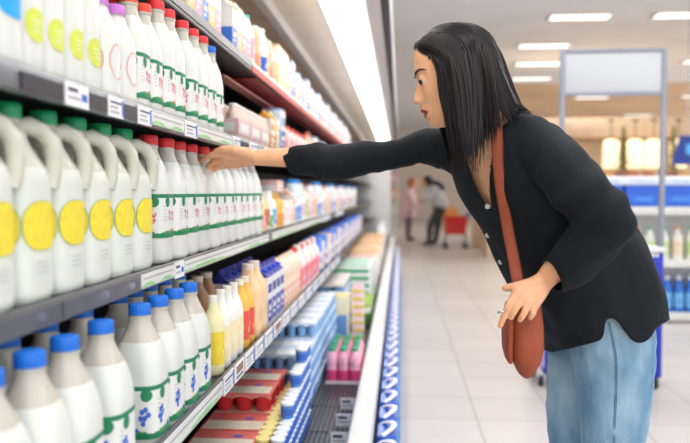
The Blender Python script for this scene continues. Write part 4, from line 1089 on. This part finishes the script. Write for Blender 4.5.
# hair : a cap on the skull and strands falling from the parting
hcap = MB(); N = 72; us = np.linspace(-.075, .1095, 40); grid = []
for u in us: grid.append([hl(*((lambda fl: (fl[0], u + .004 * max(0, (u - .06) / .05), fl[1]))(head_r(u, 2 * PI * k / N, .0025)))) for k in range(N)])
vs_ = [p for r in grid for p in r]; fs_ = []
for i in range(len(us) - 1):
    for k in range(N):
        a = 2 * PI * (k + .5) / N; a = min(a, 2 * PI - a); u = us[i]
        lim = math.radians(np.interp(u, [-.08, .0, .04, .062, .075, .09], [96, 74, 52, 30, 0, 0]))
        if a >= lim: fs_.append((i * N + k, i * N + (k + 1) % N, (i + 1) * N + (k + 1) % N, (i + 1) * N + k))
hcap.add(vs_, fs_, M['hair']); hcap.add(grid[-1], [tuple(range(N))], M['hair'])
G = [[(415, 53, 1.598), (421, 52.5, 1.57), (431, 57, 1.541), (438, 72, 1.526), (441, 95, 1.520), (446, 122, 1.515), (452, 150, 1.512), (456, 168, 1.51)],
     [(420, 43.5, 1.598), (430, 45, 1.565), (442, 55, 1.533), (448, 75, 1.517), (451, 100, 1.51), (455, 128, 1.507), (459, 152, 1.505), (462, 176, 1.505)],
     [(430, 33, 1.598), (442, 36.5, 1.56), (456, 51, 1.528), (463, 75, 1.511), (466, 100, 1.503), (468, 128, 1.50), (470, 150, 1.50), (472, 170, 1.50)],
     [(442, 29, 1.598), (458, 33, 1.56), (472, 47, 1.526), (478, 73, 1.509), (480, 100, 1.50), (480, 125, 1.498), (479, 148, 1.498), (477, 174, 1.498)],
     [(455, 27, 1.598), (472, 32, 1.56), (486, 49, 1.53), (491, 74, 1.511), (494, 96, 1.503), (497, 112, 1.50), (500, 122, 1.497), (502, 128, 1.495)],
     [(466, 28, 1.598), (481, 34, 1.565), (494, 51, 1.545), (501, 73, 1.535), (508, 90, 1.53), (514, 101, 1.525), (520, 108, 1.52), (527, 113, 1.515)],
     [(470, 28.5, 1.60), (487, 36, 1.60), (500, 54, 1.60), (507, 75, 1.60), (513, 91, 1.60), (519, 102, 1.60), (525, 108, 1.60), (533, 113, 1.60)]]
GW = [[at(*p) for p in g_] for g_ in G]
hg = MB(); rr = random.Random(3)
def strand(sv, mirror, thick):
    L = len(GW) - 1; u = sv * L; i = min(int(u), L - 1); t = u - i
    ctrl = [GW[i][k].lerp(GW[i + 1][k], t) for k in range(8)]
    jy, jx, ln = rr.uniform(-.005, .006), rr.uniform(-.004, .004), rr.uniform(.80, 1.04)
    out = []
    pts = spline(ctrl, 22)
    for k, p in enumerate(pts):
        w_ = k / 21; q = Vector(p) + Vector((jx * w_ * 1.5 + .002 * math.sin(w_ * 9 + sv * 80), jy * min(1, w_ * 3), 0))
        fl, ul, ll = (float(v[0]) for v in head_local(np.array(q)))
        if sv > .16 and -.06 < ul < .108:
            an = math.atan2(ll, fl); f2, l2 = head_r(ul, an, .0045 + (thick - .002))
            if math.hypot(f2, l2) > math.hypot(fl, ll) and fl < .05: q = hl(f2, ul, l2)
        if mirror: q.y = 2 * HC.y - q.y
        elif w_ > .45:
            d = (q - CAMP); x_, y_ = to_px(q); h = hit(stree, x_[0], y_[0], .006)
            if h is not None and h.y < q.y: q = h
        out.append(q)
    m = max(8, int(22 * min(1, ln))); out = out[:m]
    hg.tube(out, [thick * (.7 + .3 * min(1, 4 * k / m)) * (1 if k < m * .72 else max(.12, (m - 1 - k) / (m * .28))) for k in range(m)], M['hair'], 5)
for k in range(330): strand((k + rr.random()) / 330, False, rr.uniform(.0022, .0042))
for k in range(150): strand((k + rr.random()) / 150, True, rr.uniform(.003, .0048))
o_hair = pp('hair', hcap); pp('hair_strands', hg, o_hair)
# shoes
for near in (True, False):
    e = leg_axis(near)[-1][0]; g = MB()
    g.loft([[Vector((e.x - .06 + a, e.y + b, z)) for a, b in [se(.135 * k, .046 * k, 2.6, 2 * PI * i / 24 + .001) for i in range(24)]] for z, k in ((0.001, .97), (.012, 1), (.028, 1))], M['lwhite'])
    g.loft([[Vector((e.x - .06 + c + a, e.y + b, z)) for a, b in [se(L, w_, 2.6, 2 * PI * i / 24 + .001) for i in range(24)]] for z, L, w_, c in ((.028, .130, .044, 0), (.05, .122, .042, .004), (.07, .085, .040, .035), (.10, .055, .040, .062))], M['casegrey'])
    pp('shoe', g)
# ring on the left hand
g = MB(); c = at(502.6, 311, 1.441); g.tube([c + Vector((math.cos(2 * PI * k / 14) * .0092, math.sin(2 * PI * k / 14) * .0092, math.cos(2 * PI * k / 14) * .004)) for k in range(14)], .0013, M['steel'], 6, closed=True); g.ball(at(501.0, 311, 1.436), .0035, M['lwhite'], 8); pp('ring', g)
# ------------------------------------------------------------------ the crossbody bag
bag = thing('crossbody_bag', 'rust-brown leather crossbody bag hanging at the hip under a hand', 'bag', (0, 0, 0))
BB = at(522, 345, 1.50); bag.location = BB
def bp(name, me, parent=None):
    if isinstance(me, MB): me = me.mesh(name)
    me.transform(Matrix.Translation(-BB)); return obj(name, me, parent or bag)
def bag_loft(rows, y0, n=2.4, N=26):
    """rows: (left px, right px, py, half depth)"""
    r = []
    for xl, xr, y, hd in rows:
        a, b = at(xl, y, y0), at(xr, y, y0); c = (a + b) / 2; h = (b - a).length / 2
        r.append([c + Vector((se(h, hd, n, 2 * PI * i / N + .001)[0], se(h, hd, n, 2 * PI * i / N + .001)[1], 0)) for i in range(N)])
    return r
def soften(g, vox=.004, sm_=4):
    me = union(g, vox, sm_); c = coords(me); n_ = normals(me)
    d = np.array([.0026 * noise.noise(Vector((p[0] * 26, p[1] * 22, p[2] * 12))) for p in c]); set_coords(me, c + n_ * d[:, None]); return me
g = MB(); g.loft(bag_loft([(514, 538, 296, .03), (511, 541, 308, .040), (509, 543, 325, .046), (509, 544, 345, .048), (512, 541, 360, .044), (518, 534, 372, .032), (523, 529, 377, .02)], 1.517), DUM)
bp('pouch', smooth_shade(soften(g), M['leather']))
g = MB(); g.loft(bag_loft([(506.5, 513, 302, .03), (503.5, 513, 315, .036), (502.5, 512.5, 335, .040), (503, 512, 350, .037), (506, 511.5, 361, .03)], 1.517), DUM)
bp('front_pocket', smooth_shade(soften(g, .0035, 3), M['leather']))
SP = [(495, 112), (496, 122), (497, 140), (498, 160), (500.5, 185), (504.5, 210), (509, 235), (513.5, 258), (517, 278), (520, 298)]
sonly = bvh(sm); SY = [None] * len(SP); pts = []
for i, (x, y) in enumerate(SP):
    h = hit(sonly, x, y, .004); p = h if h is not None else at(x, y, 1.55)
    if i >= 8 or h is None: p = at(x, y, 1.503)
    pts.append(p)
ys = [p.y for p in pts]
for _ in range(3): ys = [min(ys[i], (ys[max(i - 1, 0)] + ys[i] + ys[min(i + 1, len(ys) - 1)]) / 3) for i in range(len(ys))]
pts = [at(x, y, yy) for (x, y), yy in zip(SP, ys)]
PT = spline(pts, 40); cn = [(CAMP - p).normalized() for p in PT]
g = MB(); ribbon(g, PT, .0245, .0035, M['leather'], cn); o_strap = bp('strap', g)
g = MB()
for s_ in (-1, 1):
    q = []
    for i, p in enumerate(PT):
        t = (PT[min(i + 1, 39)] - PT[max(i - 1, 0)]).normalized(); u = t.cross(cn[i]).normalized(); q.append(p + u * s_ * .0105 + cn[i] * .0030)
    g.tube(q, .0009, M['leatherdark'], 5)
bp('stitching', g, o_strap)
g = MB(); c = at(520, 300, 1.495); g.tube([c + Vector((math.cos(2 * PI * k / 16) * .014, 0, math.sin(2 * PI * k / 16) * .010)) for k in range(16)], .0022, M['steel'], 6, closed=True); bp('buckle_ring', g)
# ------------------------------------------------------------------ stand on castors behind the shopper
SY_ = 4.32
st = thing('display_stand', 'blue stand on castors with grey posts and a blank pale board on top', 'stand', (0, 0, 0))
X0, X1 = at(538, 300, SY_).x, at(663.5, 300, SY_).x
st.location = ((X0 + X1) / 2, SY_ + .17, 0); SO = Vector(st.location)
def sp_(name, g, parent=None):
    me = g.mesh(name); me.transform(Matrix.Translation(-SO)); return obj(name, me, parent or st)
ztop = at(650, 249, SY_).z
g = MB(); g.box(X0 + .05, X1, SY_, SY_ + .34, .075, ztop - .02, M['royal'], .012); panel = sp_('base_panel', g)
g = MB(); g.box(X0, X0 + .05, SY_ + .01, SY_ + .33, .12, ztop - .03, M['lilac'], .008); sp_('side_panel', g)
g = MB(); g.box(X0 - .01, X1 + .012, SY_ - .012, SY_ + .352, ztop - .02, ztop + .008, M['casewhite'], .006); sp_('top_trim', g)
a = at(652, 255, SY_); b = MB()
for dx, w_ in ((-.03, .018), (-.005, .022), (.024, .014)): b.box(a.x + dx, a.x + dx + w_, SY_ - .002, SY_ + .0, a.z - .012, a.z + .012, M['lwhite']); 
sp_('white_print', b, panel)
for xx in (X0 + .03, X1 - .025):
    for yy in (SY_ + .05, SY_ + .29):
        g = MB(); g.tube([(xx - .012, yy, .035), (xx + .012, yy, .035)], .035, M['rubber'], 16); c = sp_('castor', g)
        g = MB(); g.box(xx - .018, xx + .018, yy - .012, yy + .012, .05, .10, M['steel'], .003); sp_('castor_fork', g, c)
zt = at(612, 49, SY_ + .17).z; zb = at(612, 94, SY_ + .17).z; yp = SY_ + .17
xl, xr = at(562.5, 80, yp).x, at(664, 80, yp).x
for xx in (xl, xr):
    g = MB(); g.box(xx - .015, xx + .015, yp - .015, yp + .015, ztop, zt, M['postgrey'], .004); sp_('post', g)
g = MB(); g.box(xl + .015, xr - .015, yp - .014, yp + .014, zt - .022, zt, M['postgrey'], .003); sp_('top_bar', g)
g = MB(); g.box(xl + .015, xr - .015, yp - .014, yp + .014, zb - .011, zb + .011, M['postgrey'], .003); sp_('lower_bar', g)
g = MB(); g.box(xl + .016, xr - .016, yp - .006, yp + .006, zb + .012, zt - .023, M['boardgrey'], .002); sp_('board', g)
# ------------------------------------------------------------------ shelving island on the right
GY = 6.6
gon = thing('shelf_island', 'white low shelving island with blue packs, bottles and produce on three tiers', 'shelving', (3.6, GY + .4, 0))
GO = Vector(gon.location)
def gp(name, g, parent=None):
    me = g.mesh(name); me.transform(Matrix.Translation(-GO)); return obj(name, me, parent or gon)
gx0, gx1 = 1.72, 5.6
g = MB(); g.box(gx0, gx1, GY + .10, GY + .8, 0, .06, M['casewhite']); gp('plinth', g)
g = MB(); g.box(gx0, gx1, GY + .40, GY + .44, .06, 1.30, M['casewhite']); gp('back_panel', g)
TZ = {'bottom': .06, 'middle': .55, 'top': 1.03}
for k_, z in TZ.items():
    g = MB(); g.box(gx0, gx1, GY, GY + .40, z, z + .03, M['casewhite'], .004); sh_ = gp('shelf', g)
    g = MB(); g.box(gx0, gx1, GY - .008, GY, z - .04, z + .035, M['railwhite'], .002); gp('price_rail', g, sh_)
wb = drink(.33, .045, (40, 116, 210), (240, 240, 246), (120, 186, 236), 0)
for k in range(13): put('wb', wb, 'water_bottle', 'blue water bottle', 'bottle', 'on the right-hand island\'s bottom tier', (2.26 + .105 * k, GY + .08, .0905), rz=-PI / 2, group='blue bottles on the right-hand island')
for k in range(13): put('wb', wb, 'water_bottle', 'back row blue water bottle', 'bottle', 'on the right-hand island\'s bottom tier', (2.31 + .105 * k, GY + .20, .0905), rz=-PI / 2, group='blue bottles on the right-hand island')
jb = drink(.30, .05, (236, 240, 226), (80, 160, 90), (196, 220, 150), 0); jb2 = drink(.30, .05, (246, 238, 226), (240, 160, 70), (238, 214, 190), 0)
for k in range(12):
    if k % 3 == 1: put('jb2', jb2, 'juice_bottle', 'cream bottle with orange cap', 'bottle', 'on the right-hand island\'s middle tier', (2.06 + .125 * k, GY + .09, .5805), rz=-PI / 2, group='bottles on the middle tier')
    else: put('jb', jb, 'juice_bottle', 'pale bottle with green cap', 'bottle', 'on the right-hand island\'s middle tier', (2.06 + .125 * k, GY + .09, .5805), rz=-PI / 2, group='bottles on the middle tier')
bb = boxed(.30, .30, .20, (34, 92, 206), (44, 110, 220), (80, 150, 234))
for k in range(9): put('bb', bb, 'blue_crate', 'blue wrapped crate', 'crate', 'on the top tier of the right-hand island', (1.90 + .325 * k, GY + .19, 1.0605), rz=-PI / 2, group='blue crates on the right-hand island')
wl = boxed(.32, .30, .08, (244, 244, 246), (214, 226, 244), (180, 206, 240))
for k in range(9): put('wl', wl, 'white_tray', 'white tray lying on a blue crate', 'tray', 'of the right-hand island', (1.90 + .325 * k, GY + .19, 1.2655), rz=-PI / 2, group='white trays on the right-hand island')
# ------------------------------------------------------------------ warm bakery corner far behind
BY = 13.0
tanw = mat('warm_wood_panel', (228, 200, 168), 0.6, var=0.12, scale=3)
bak = thing('bakery_counter', 'long wooden bakery counter glowing warm far behind the shopper', 'counter', (6.0, BY, 0)); BO = Vector(bak.location)
def kp(name, g, parent=None):
    me = g.mesh(name); me.transform(Matrix.Translation(-BO)); return obj(name, me, parent or bak)
bx0, bx1 = 1.6, 12.0
g = MB(); g.box(bx0, bx1, BY, BY + .9, 0, 1.38, tanw, .01); kp('front', g)
g = MB(); g.box(bx0 - .05, bx1 + .05, BY - .06, BY + .95, 1.38, 1.44, mat('counter_top_wood', (186, 146, 112), .4, var=.15), .01); kp('counter_top', g)
bw = thing('bakery_wall', 'cream tiled bakery wall with wooden canopy behind the glowing lamps', 'wall', (6.0, BY + 2.6, 0)); BO = Vector(bw.location); bak_ = bak; bak = bw
g = MB(); g.box(bx0, bx1, BY + 2.6, BY + 2.7, 0, 2.7, mat('bakery_tile_wall', (246, 226, 200), .5, var=.08, scale=2), .01); kp('tiled_panel', g)
g = MB(); g.box(bx0, bx1, BY + 1.6, BY + 2.6, 2.3, 2.7, tanw, .01); kp('canopy', g)
warm = mat('warm_lamp_glow', (255, 236, 200), .5, emit=(255, 226, 178), estr=1.5)
def lampm(t):
    g = MB(); g.lathe([(.04, .56), (.11, .545), (.145, .50), (.15, .46), (.15, .02), (.14, 0)], warm, 24); part('lamp_shade', g, t)
    g = MB(); g.tube([(0, 0, .54), (0, 0, .92)], .008, M['rubber'], 8); part('cord', g, t)
    g = MB(); g.lathe([(.05, .9), (.05, .93)], M['rubber'], 16); part('ceiling_rose', g, t)
for k, px_ in enumerate((611, 635, 653.5, 678)):
    p = at(px_, 160, BY + .95); put('wl_%d' % (k == 4 or 0), lampm, 'pendant_lamp', 'glowing warm pendant lamp', 'lamp', 'above the bakery counter', (p.x, BY + .95, 1.66), group='pendant lamps over the bakery counter')
def bread(col):
    def mk(t):
        g = MB(); m_ = pm(col, .7, .15)
        g.loft([se_ring(z, .11 * k, .08 * k, 2.4, 18) for z, k in ((0, .9), (.02, 1), (.06, .97), (.09, .8), (.11, .4))], m_); part('loaf', g, t)
        g = MB(); g.box(-.112, .112, -.11, .11, -.02, -.001, M['shelfred'], .004); part('tray', g, t)
    return mk
for k, (px_, col, nm) in enumerate(((560, (236, 170, 90), 'golden'), (578, (240, 200, 110), 'pale'), (594, (226, 92, 60), 'reddish'), (607, (240, 176, 70), 'amber'), (620, (150, 84, 52), 'dark brown'), (634, (222, 120, 70), 'rusty'), (648, (206, 110, 70), 'russet'), (668, (166, 96, 60), 'chestnut'), (684, (236, 180, 110), 'honey'))):
    p = at(px_, 166, BY + .25); put('bread%d' % k, bread(col), 'bread_loaf', '%s loaf on a red tray' % nm, 'bread', 'on the far bakery counter', (p.x, BY + .25, 1.4615))
sg = thing('hanging_sign', 'dark blue tilted sign with a light blue square at the right edge', 'sign', (0, 0, 0)); p = at(686, 150, 10.0); sg.location = p
g = MB(); g.loft([[(x + (z * .28), y, z) for x, y in ((-.13, 0), (.18, 0), (.18, .03), (-.13, .03))] for z in (-.2, .2)], pm((24, 60, 150))); obj('board', g, sg)
g = MB(); g.box(.0, .10, -.004, -.0005, -.06, .08, pm((90, 180, 244))); obj('light_square', g, sg)
g = MB(); g.tube([(0.03, .015, .2), (.03, .015, 4.0 - p.z)], .008, M['steel'], 8); obj('hanger', g, sg)
def treem(t):
    g = MB(); rr2 = random.Random(5)
    for k in range(40):
        h = k / 40; r = .17 * (1 - h) + .015; a = k * 2.4
        g.tube([(0, 0, .2 + h * .8), (math.cos(a) * r, math.sin(a) * r, .16 + h * .8)], [.03, .006], pm((120, 122, 60)), 5)
    part('foliage', g, t); g = MB(); g.lathe([(.09, 0), (.11, .12), (.11, .13)], pm((150, 90, 60)), 16); g.tube([(0, 0, .1), (0, 0, .98)], .012, pm((96, 70, 50)), 8); part('pot', g, t)
p = at(674, 166, BY + .5); put('tree', treem, 'small_tree', 'small pointed green tree in a pot', 'plant', 'on the far bakery counter', (p.x, BY + .55, 1.4405))
p = at(623, 166, BY + .55)
put('tree2', treem, 'small_tree', 'small dark bushy plant', 'plant', 'between the glowing lamps on the bakery counter', (p.x, BY + .55, 1.4405))
# ------------------------------------------------------------------ far aisle : cabinets, shoppers, trolley
far = thing('far_cabinet', 'pale upright cabinet with pink and orange goods at the aisle end', 'cabinet', (-.55, 19.5, 0))
g = MB(); g.box(-.5, .5, 0, .6, 0, .12, M['casewhite'], .01); obj('plinth', g, far)
g = MB(); g.box(-.5, .5, .5, .6, .12, 2.2, M['casewhite'], .01); obj('back_panel', g, far)
for z in (.5, .95, 1.4, 1.85):
    g = MB(); g.box(-.5, .5, .0, .5, z, z + .03, M['casewhite'], .006); obj('shelf', g, far)
fb = [(244, 200, 206), (246, 180, 120), (240, 236, 240), (230, 150, 170), (226, 236, 214)]
for r_, z in enumerate((.53, .98, 1.43)):
    for k in range(5):
        c_ = fb[(k + r_ * 2) % 5]; nm = ['pale pink', 'peach orange', 'white', 'rose', 'mint'][(k + r_ * 2) % 5]
        put('fb%d' % ((k + r_ * 2) % 5), boxed(.17, .3, .3, c_, (246, 240, 236), c_), 'goods_box', '%s box' % nm, 'box', 'in the far pale cabinet, %s shelf' % ('low', 'middle', 'high')[r_], (-.55 - .38 + .19 * k, 19.72, z + .0305), rz=-PI / 2)
def simple_person(label, base, bodyg, clothes, vox=.016):
    t = thing('person', label, 'person', base); B0 = Vector(base)
    me = union(bodyg, vox, 3); me.transform(Matrix.Translation(-B0)); obj('body', smooth_shade(me, M['skin']), t)
    for nm, g_, m_ in clothes:
        me = union(g_, vox, 3); me.transform(Matrix.Translation(-B0)); obj(nm, smooth_shade(me, m_), t)
    return t
def cps(Y, pts): return [(at(x, y, Y), r) for x, y, r in pts]
Yp = 15.9; fz = lambda Y, x: Vector((at(x, 200, Y).x, Y, .03))
b = MB(); hd = at(426.5, 182, Yp); b.ball(hd, .105, DUM, 14, (1.05, .85, 1.15)); b.ball(hd + Vector((-.10, 0, -.02)), .03, DUM, 8); capsule(b, [(hd, .06), (at(433, 188, Yp), .06)])
capsule(b, cps(Yp - .17, [(437, 190, .05), (428, 198, .045), (421, 200, .04)])); capsule(b, cps(Yp - .17, [(421, 200, .04), (418, 200, .035)]))
capsule(b, cps(Yp + .17, [(437, 190, .05), (429, 199, .045), (420, 202, .04)])); capsule(b, cps(Yp, [(436, 190, .12), (441, 202, .12)]))
for dy, xk, xf in ((-.1, 429, 428), (.1, 437, 434)): capsule(b, [(at(440, 206, Yp + dy), .075), (at(xk, 226, Yp + dy), .05), (Vector((at(xf + 1, 240, Yp + dy).x, Yp + dy, .08)), .04), (Vector((at(xf - 3, 240, Yp + dy).x, Yp + dy, .035)), .03)])
s1 = MB(); capsule(s1, cps(Yp - .06, [(434, 189, .15), (438, 197, .17), (441, 204, .16)])); capsule(s1, cps(Yp + .08, [(434, 189, .15), (438, 197, .17), (441, 204, .16)])); capsule(s1, cps(Yp - .2, [(436, 190, .08), (429, 197, .075), (424, 199, .06)])); capsule(s1, cps(Yp + .2, [(436, 190, .08), (429, 198, .075), (424, 200, .06)]))
s2 = MB(); capsule(s2, cps(Yp, [(440, 206, .17), (440, 210, .16)]))
for dy, xk, xf in ((-.1, 430, 428), (.1, 438, 434)): capsule(s2, [(at(440, 208, Yp + dy), .11), (at(xk, 226, Yp + dy), .075), (Vector((at(xf + 1, 240, Yp + dy).x, Yp + dy, .07)), .06)])
s3 = MB(); capsule(s3, cps(Yp - .08, [(430, 183.5, .09), (437, 185.5, .11), (441, 188, .09)])); capsule(s3, cps(Yp + .1, [(430, 183.5, .09), (437, 185.5, .11), (441, 188, .09)]))
h = MB(); h.ball(hd + Vector((.025, 0, .035)), .115, DUM, 14, (1, .92, .95))
sh = []
for dy, xf in ((-.1, 428), (.1, 434)): sh.append(MB()); capsule(sh[-1], [(Vector((at(xf + 1, 240, Yp + dy).x, Yp + dy, .046)), .045), (Vector((at(xf - 3, 240, Yp + dy).x - .02, Yp + dy, .041)), .04)])
b0 = fz(Yp, 434); b0.z = 0
simple_person('far shopper in pale grey top, dark vest and dark trousers bending forward', b0, b, [('top', s1, pm((206, 208, 216), .8)), ('vest', s3, pm((48, 50, 62), .8)), ('trousers', s2, pm((66, 66, 74), .8)), ('hair', h, M['hair'])] + [('shoe', q, pm((70, 48, 40), .7)) for q in sh])
# second shopper in pink
Yq = 17.5
b = MB(); hd = at(413, 183, Yq); b.ball(hd, .105, DUM, 14, (1, .85, 1.15)); capsule(b, [(hd, .06), (at(410, 191, Yq), .06), (at(409, 208, Yq), .12)])
for dy in (-.18, .18): capsule(b, cps(Yq + dy, [(409, 193, .05), (413, 203, .045), (418, 206, .035)]))
for dy in (-.09, .09): capsule(b, [(at(409, 210, Yq + dy), .08), (at(408.5, 226, Yq + dy), .055), (Vector((at(408, 230, Yq + dy).x, Yq + dy, .08)), .04), (Vector((at(408, 230, Yq + dy).x + .12, Yq + dy, .035)), .03)])
s1 = MB(); capsule(s1, cps(Yq, [(410, 194, .17), (409, 204, .18), (408, 214, .20)])); 
for dy in (-.19, .19): capsule(s1, cps(Yq + dy, [(409, 194, .08), (413, 203, .07), (417, 206, .055)]))
s2 = MB()
for dy in (-.09, .09): capsule(s2, [(at(409, 212, Yq + dy), .11), (at(408.5, 226, Yq + dy), .08), (Vector((at(408, 230, Yq + dy).x, Yq + dy, .10)), .06)])
h = MB(); h.ball(hd + Vector((-.03, 0, .03)), .115, DUM, 14, (1, .95, 1)); capsule(h, [(hd + Vector((-.05, 0, 0)), .09), (hd + Vector((-.08, 0, -.2)), .05)])
sh = []
for dy in (-.09, .09): sh.append(MB()); capsule(sh[-1], [(Vector((at(408, 230, Yq + dy).x, Yq + dy, .046)), .045), (Vector((at(408, 230, Yq + dy).x + .13, Yq + dy, .041)), .04)])
b0 = fz(Yq, 409); b0.z = 0
simple_person('far shopper in pale pink long coat with reddish hair', b0, b, [('coat', s1, pm((238, 200, 204), .8)), ('trousers', s2, pm((120, 96, 110), .8)), ('hair', h, pm((176, 104, 66), .6))] + [('shoe', q, pm((60, 50, 56), .7)) for q in sh])
# red trolley
Yc = 15.2
tr = thing('shopping_trolley', 'red shopping trolley with orange bag on top, far down the aisle', 'trolley', (0, 0, 0)); xa, xb = at(444, 225, Yc).x, at(467, 225, Yc).x
zc0, zc1 = at(455, 234, Yc).z, at(455, 216, Yc).z; TO = Vector(((xa + xb) / 2, Yc, 0)); tr.location = TO
def tp(name, g, parent=None):
    me = g.mesh(name); me.transform(Matrix.Translation(-TO)); return obj(name, me, parent or tr)
g = MB(); g.loft([[(x, y, z) for x, y in ((xa + i, Yc - .24 + i), (xb - i, Yc - .24 + i), (xb - i, Yc + .24 - i), (xa + i, Yc + .24 - i))] for z, i in ((zc0, .05), (zc1, 0), (zc1, .02), (zc0 + .03, .06))], pm((216, 40, 48))); tp('basket', g)
g = MB()
for sx in (xa + .03, xb - .03):
    for sy in (Yc - .2, Yc + .2): g.tube([(sx, sy, zc0 + .02), (sx, sy, .10)], .014, M['steel'], 8)
g.tube([(xa + .03, Yc - .2, .12), (xb - .03, Yc - .2, .12), (xb - .03, Yc + .2, .12), (xa + .03, Yc + .2, .12)], .014, M['steel'], 8, closed=True); tp('frame', g)
for sx in (xa + .03, xb - .03):
    for sy in (Yc - .2, Yc + .2):
        g = MB(); g.tube([(sx, sy - .018, .055), (sx, sy + .018, .055)], .055, M['rubber'], 14); tp('wheel', g)
g = MB(); g.tube([(xb - .02, Yc - .24, zc1), (xb + .10, Yc - .2, zc1 + .08), (xb + .10, Yc + .2, zc1 + .08), (xb - .02, Yc + .24, zc1)], .015, pm((30, 90, 200)), 8); tp('push_handle', g)
ob = thing('carrier_bag', 'orange and yellow bag filling the red trolley', 'bag', (at(451, 215, Yc).x, Yc, zc0 + .04))
g = MB(); g.loft([se_ring(z, .17 * k, .14 * k, 2.4, 20) for z, k in ((0, .8), (.05, 1), (.3, 1), (.45, .8), (.52, .45))], pm((244, 150, 60))); obj('sack', g, ob)
g = MB(); g.tube([(-.05, 0, .5), (-.04, 0, .6), (.04, 0, .6), (.05, 0, .5)], .015, pm((246, 190, 60)), 8); obj('handle', g, ob)
finish_labels()
# ------------------------------------------------------------------ light and camera
w = bpy.data.worlds.new('World'); SC.world = w; w.use_nodes = True
w.node_tree.nodes['Background'].inputs['Color'].default_value = (0.965, 0.99, 1.0, 1)
w.node_tree.nodes['Background'].inputs['Strength'].default_value = 2.1
def area(name, loc, sx, sy, power, rot=(0, 0, 0), col=(.98, .99, 1)):
    l = bpy.data.lights.new(name, 'AREA'); l.shape = 'RECTANGLE'; l.size = sx; l.size_y = sy; l.energy = power; l.color = col
    o = bpy.data.objects.new(name, l); C.objects.link(o); o.location = loc; o.rotation_euler = rot
    return o
for i, (x, y) in enumerate(((1.0, -1.0), (1.0, 2.6), (1.2, 6.2), (2.0, 9.5), (4.5, 2.6), (4.5, 6.5), (8.0, 9.0))):
    area('hall_lamp', (x, y, 3.97), 1.2, .6, 48)
area('canopy_lamp', (-.233, 5.6, 2.05), .12, 13.5, 48, rot=(0, math.radians(-14), 0))
for x, y in ((3.5, 14.6), (6.5, 17), (3.5, 22), (8, 24)): area('hall_lamp', (x, y, 3.9), 1.2, 1.2, 75)
cam = bpy.data.cameras.new('Camera'); co = bpy.data.objects.new('Camera', cam); C.objects.link(co)
cam.sensor_width = 36; cam.sensor_fit = 'HORIZONTAL'; cam.lens = 36 * FPX / 690
co.matrix_world = Matrix.Translation(CAMP) @ Matrix((RT, UP, -FW)).transposed().to_4x4()
cam.dof.use_dof = True; cam.dof.focus_distance = 1.6; cam.dof.aperture_fstop = 2.4
cam.clip_start = 0.02
SC.camera = co
vs = SC.view_settings; vs.view_transform = 'Standard'; vs.look = 'None'; vs.gamma = 1; vs.use_curve_mapping = False; vs.exposure = -0.14
SC.cycles.use_denoising = True
SC.cycles.max_bounces = 6; SC.cycles.diffuse_bounces = 4; SC.cycles.glossy_bounces = 3; SC.cycles.transmission_bounces = 4
SC.cycles.sample_clamp_indirect = 6
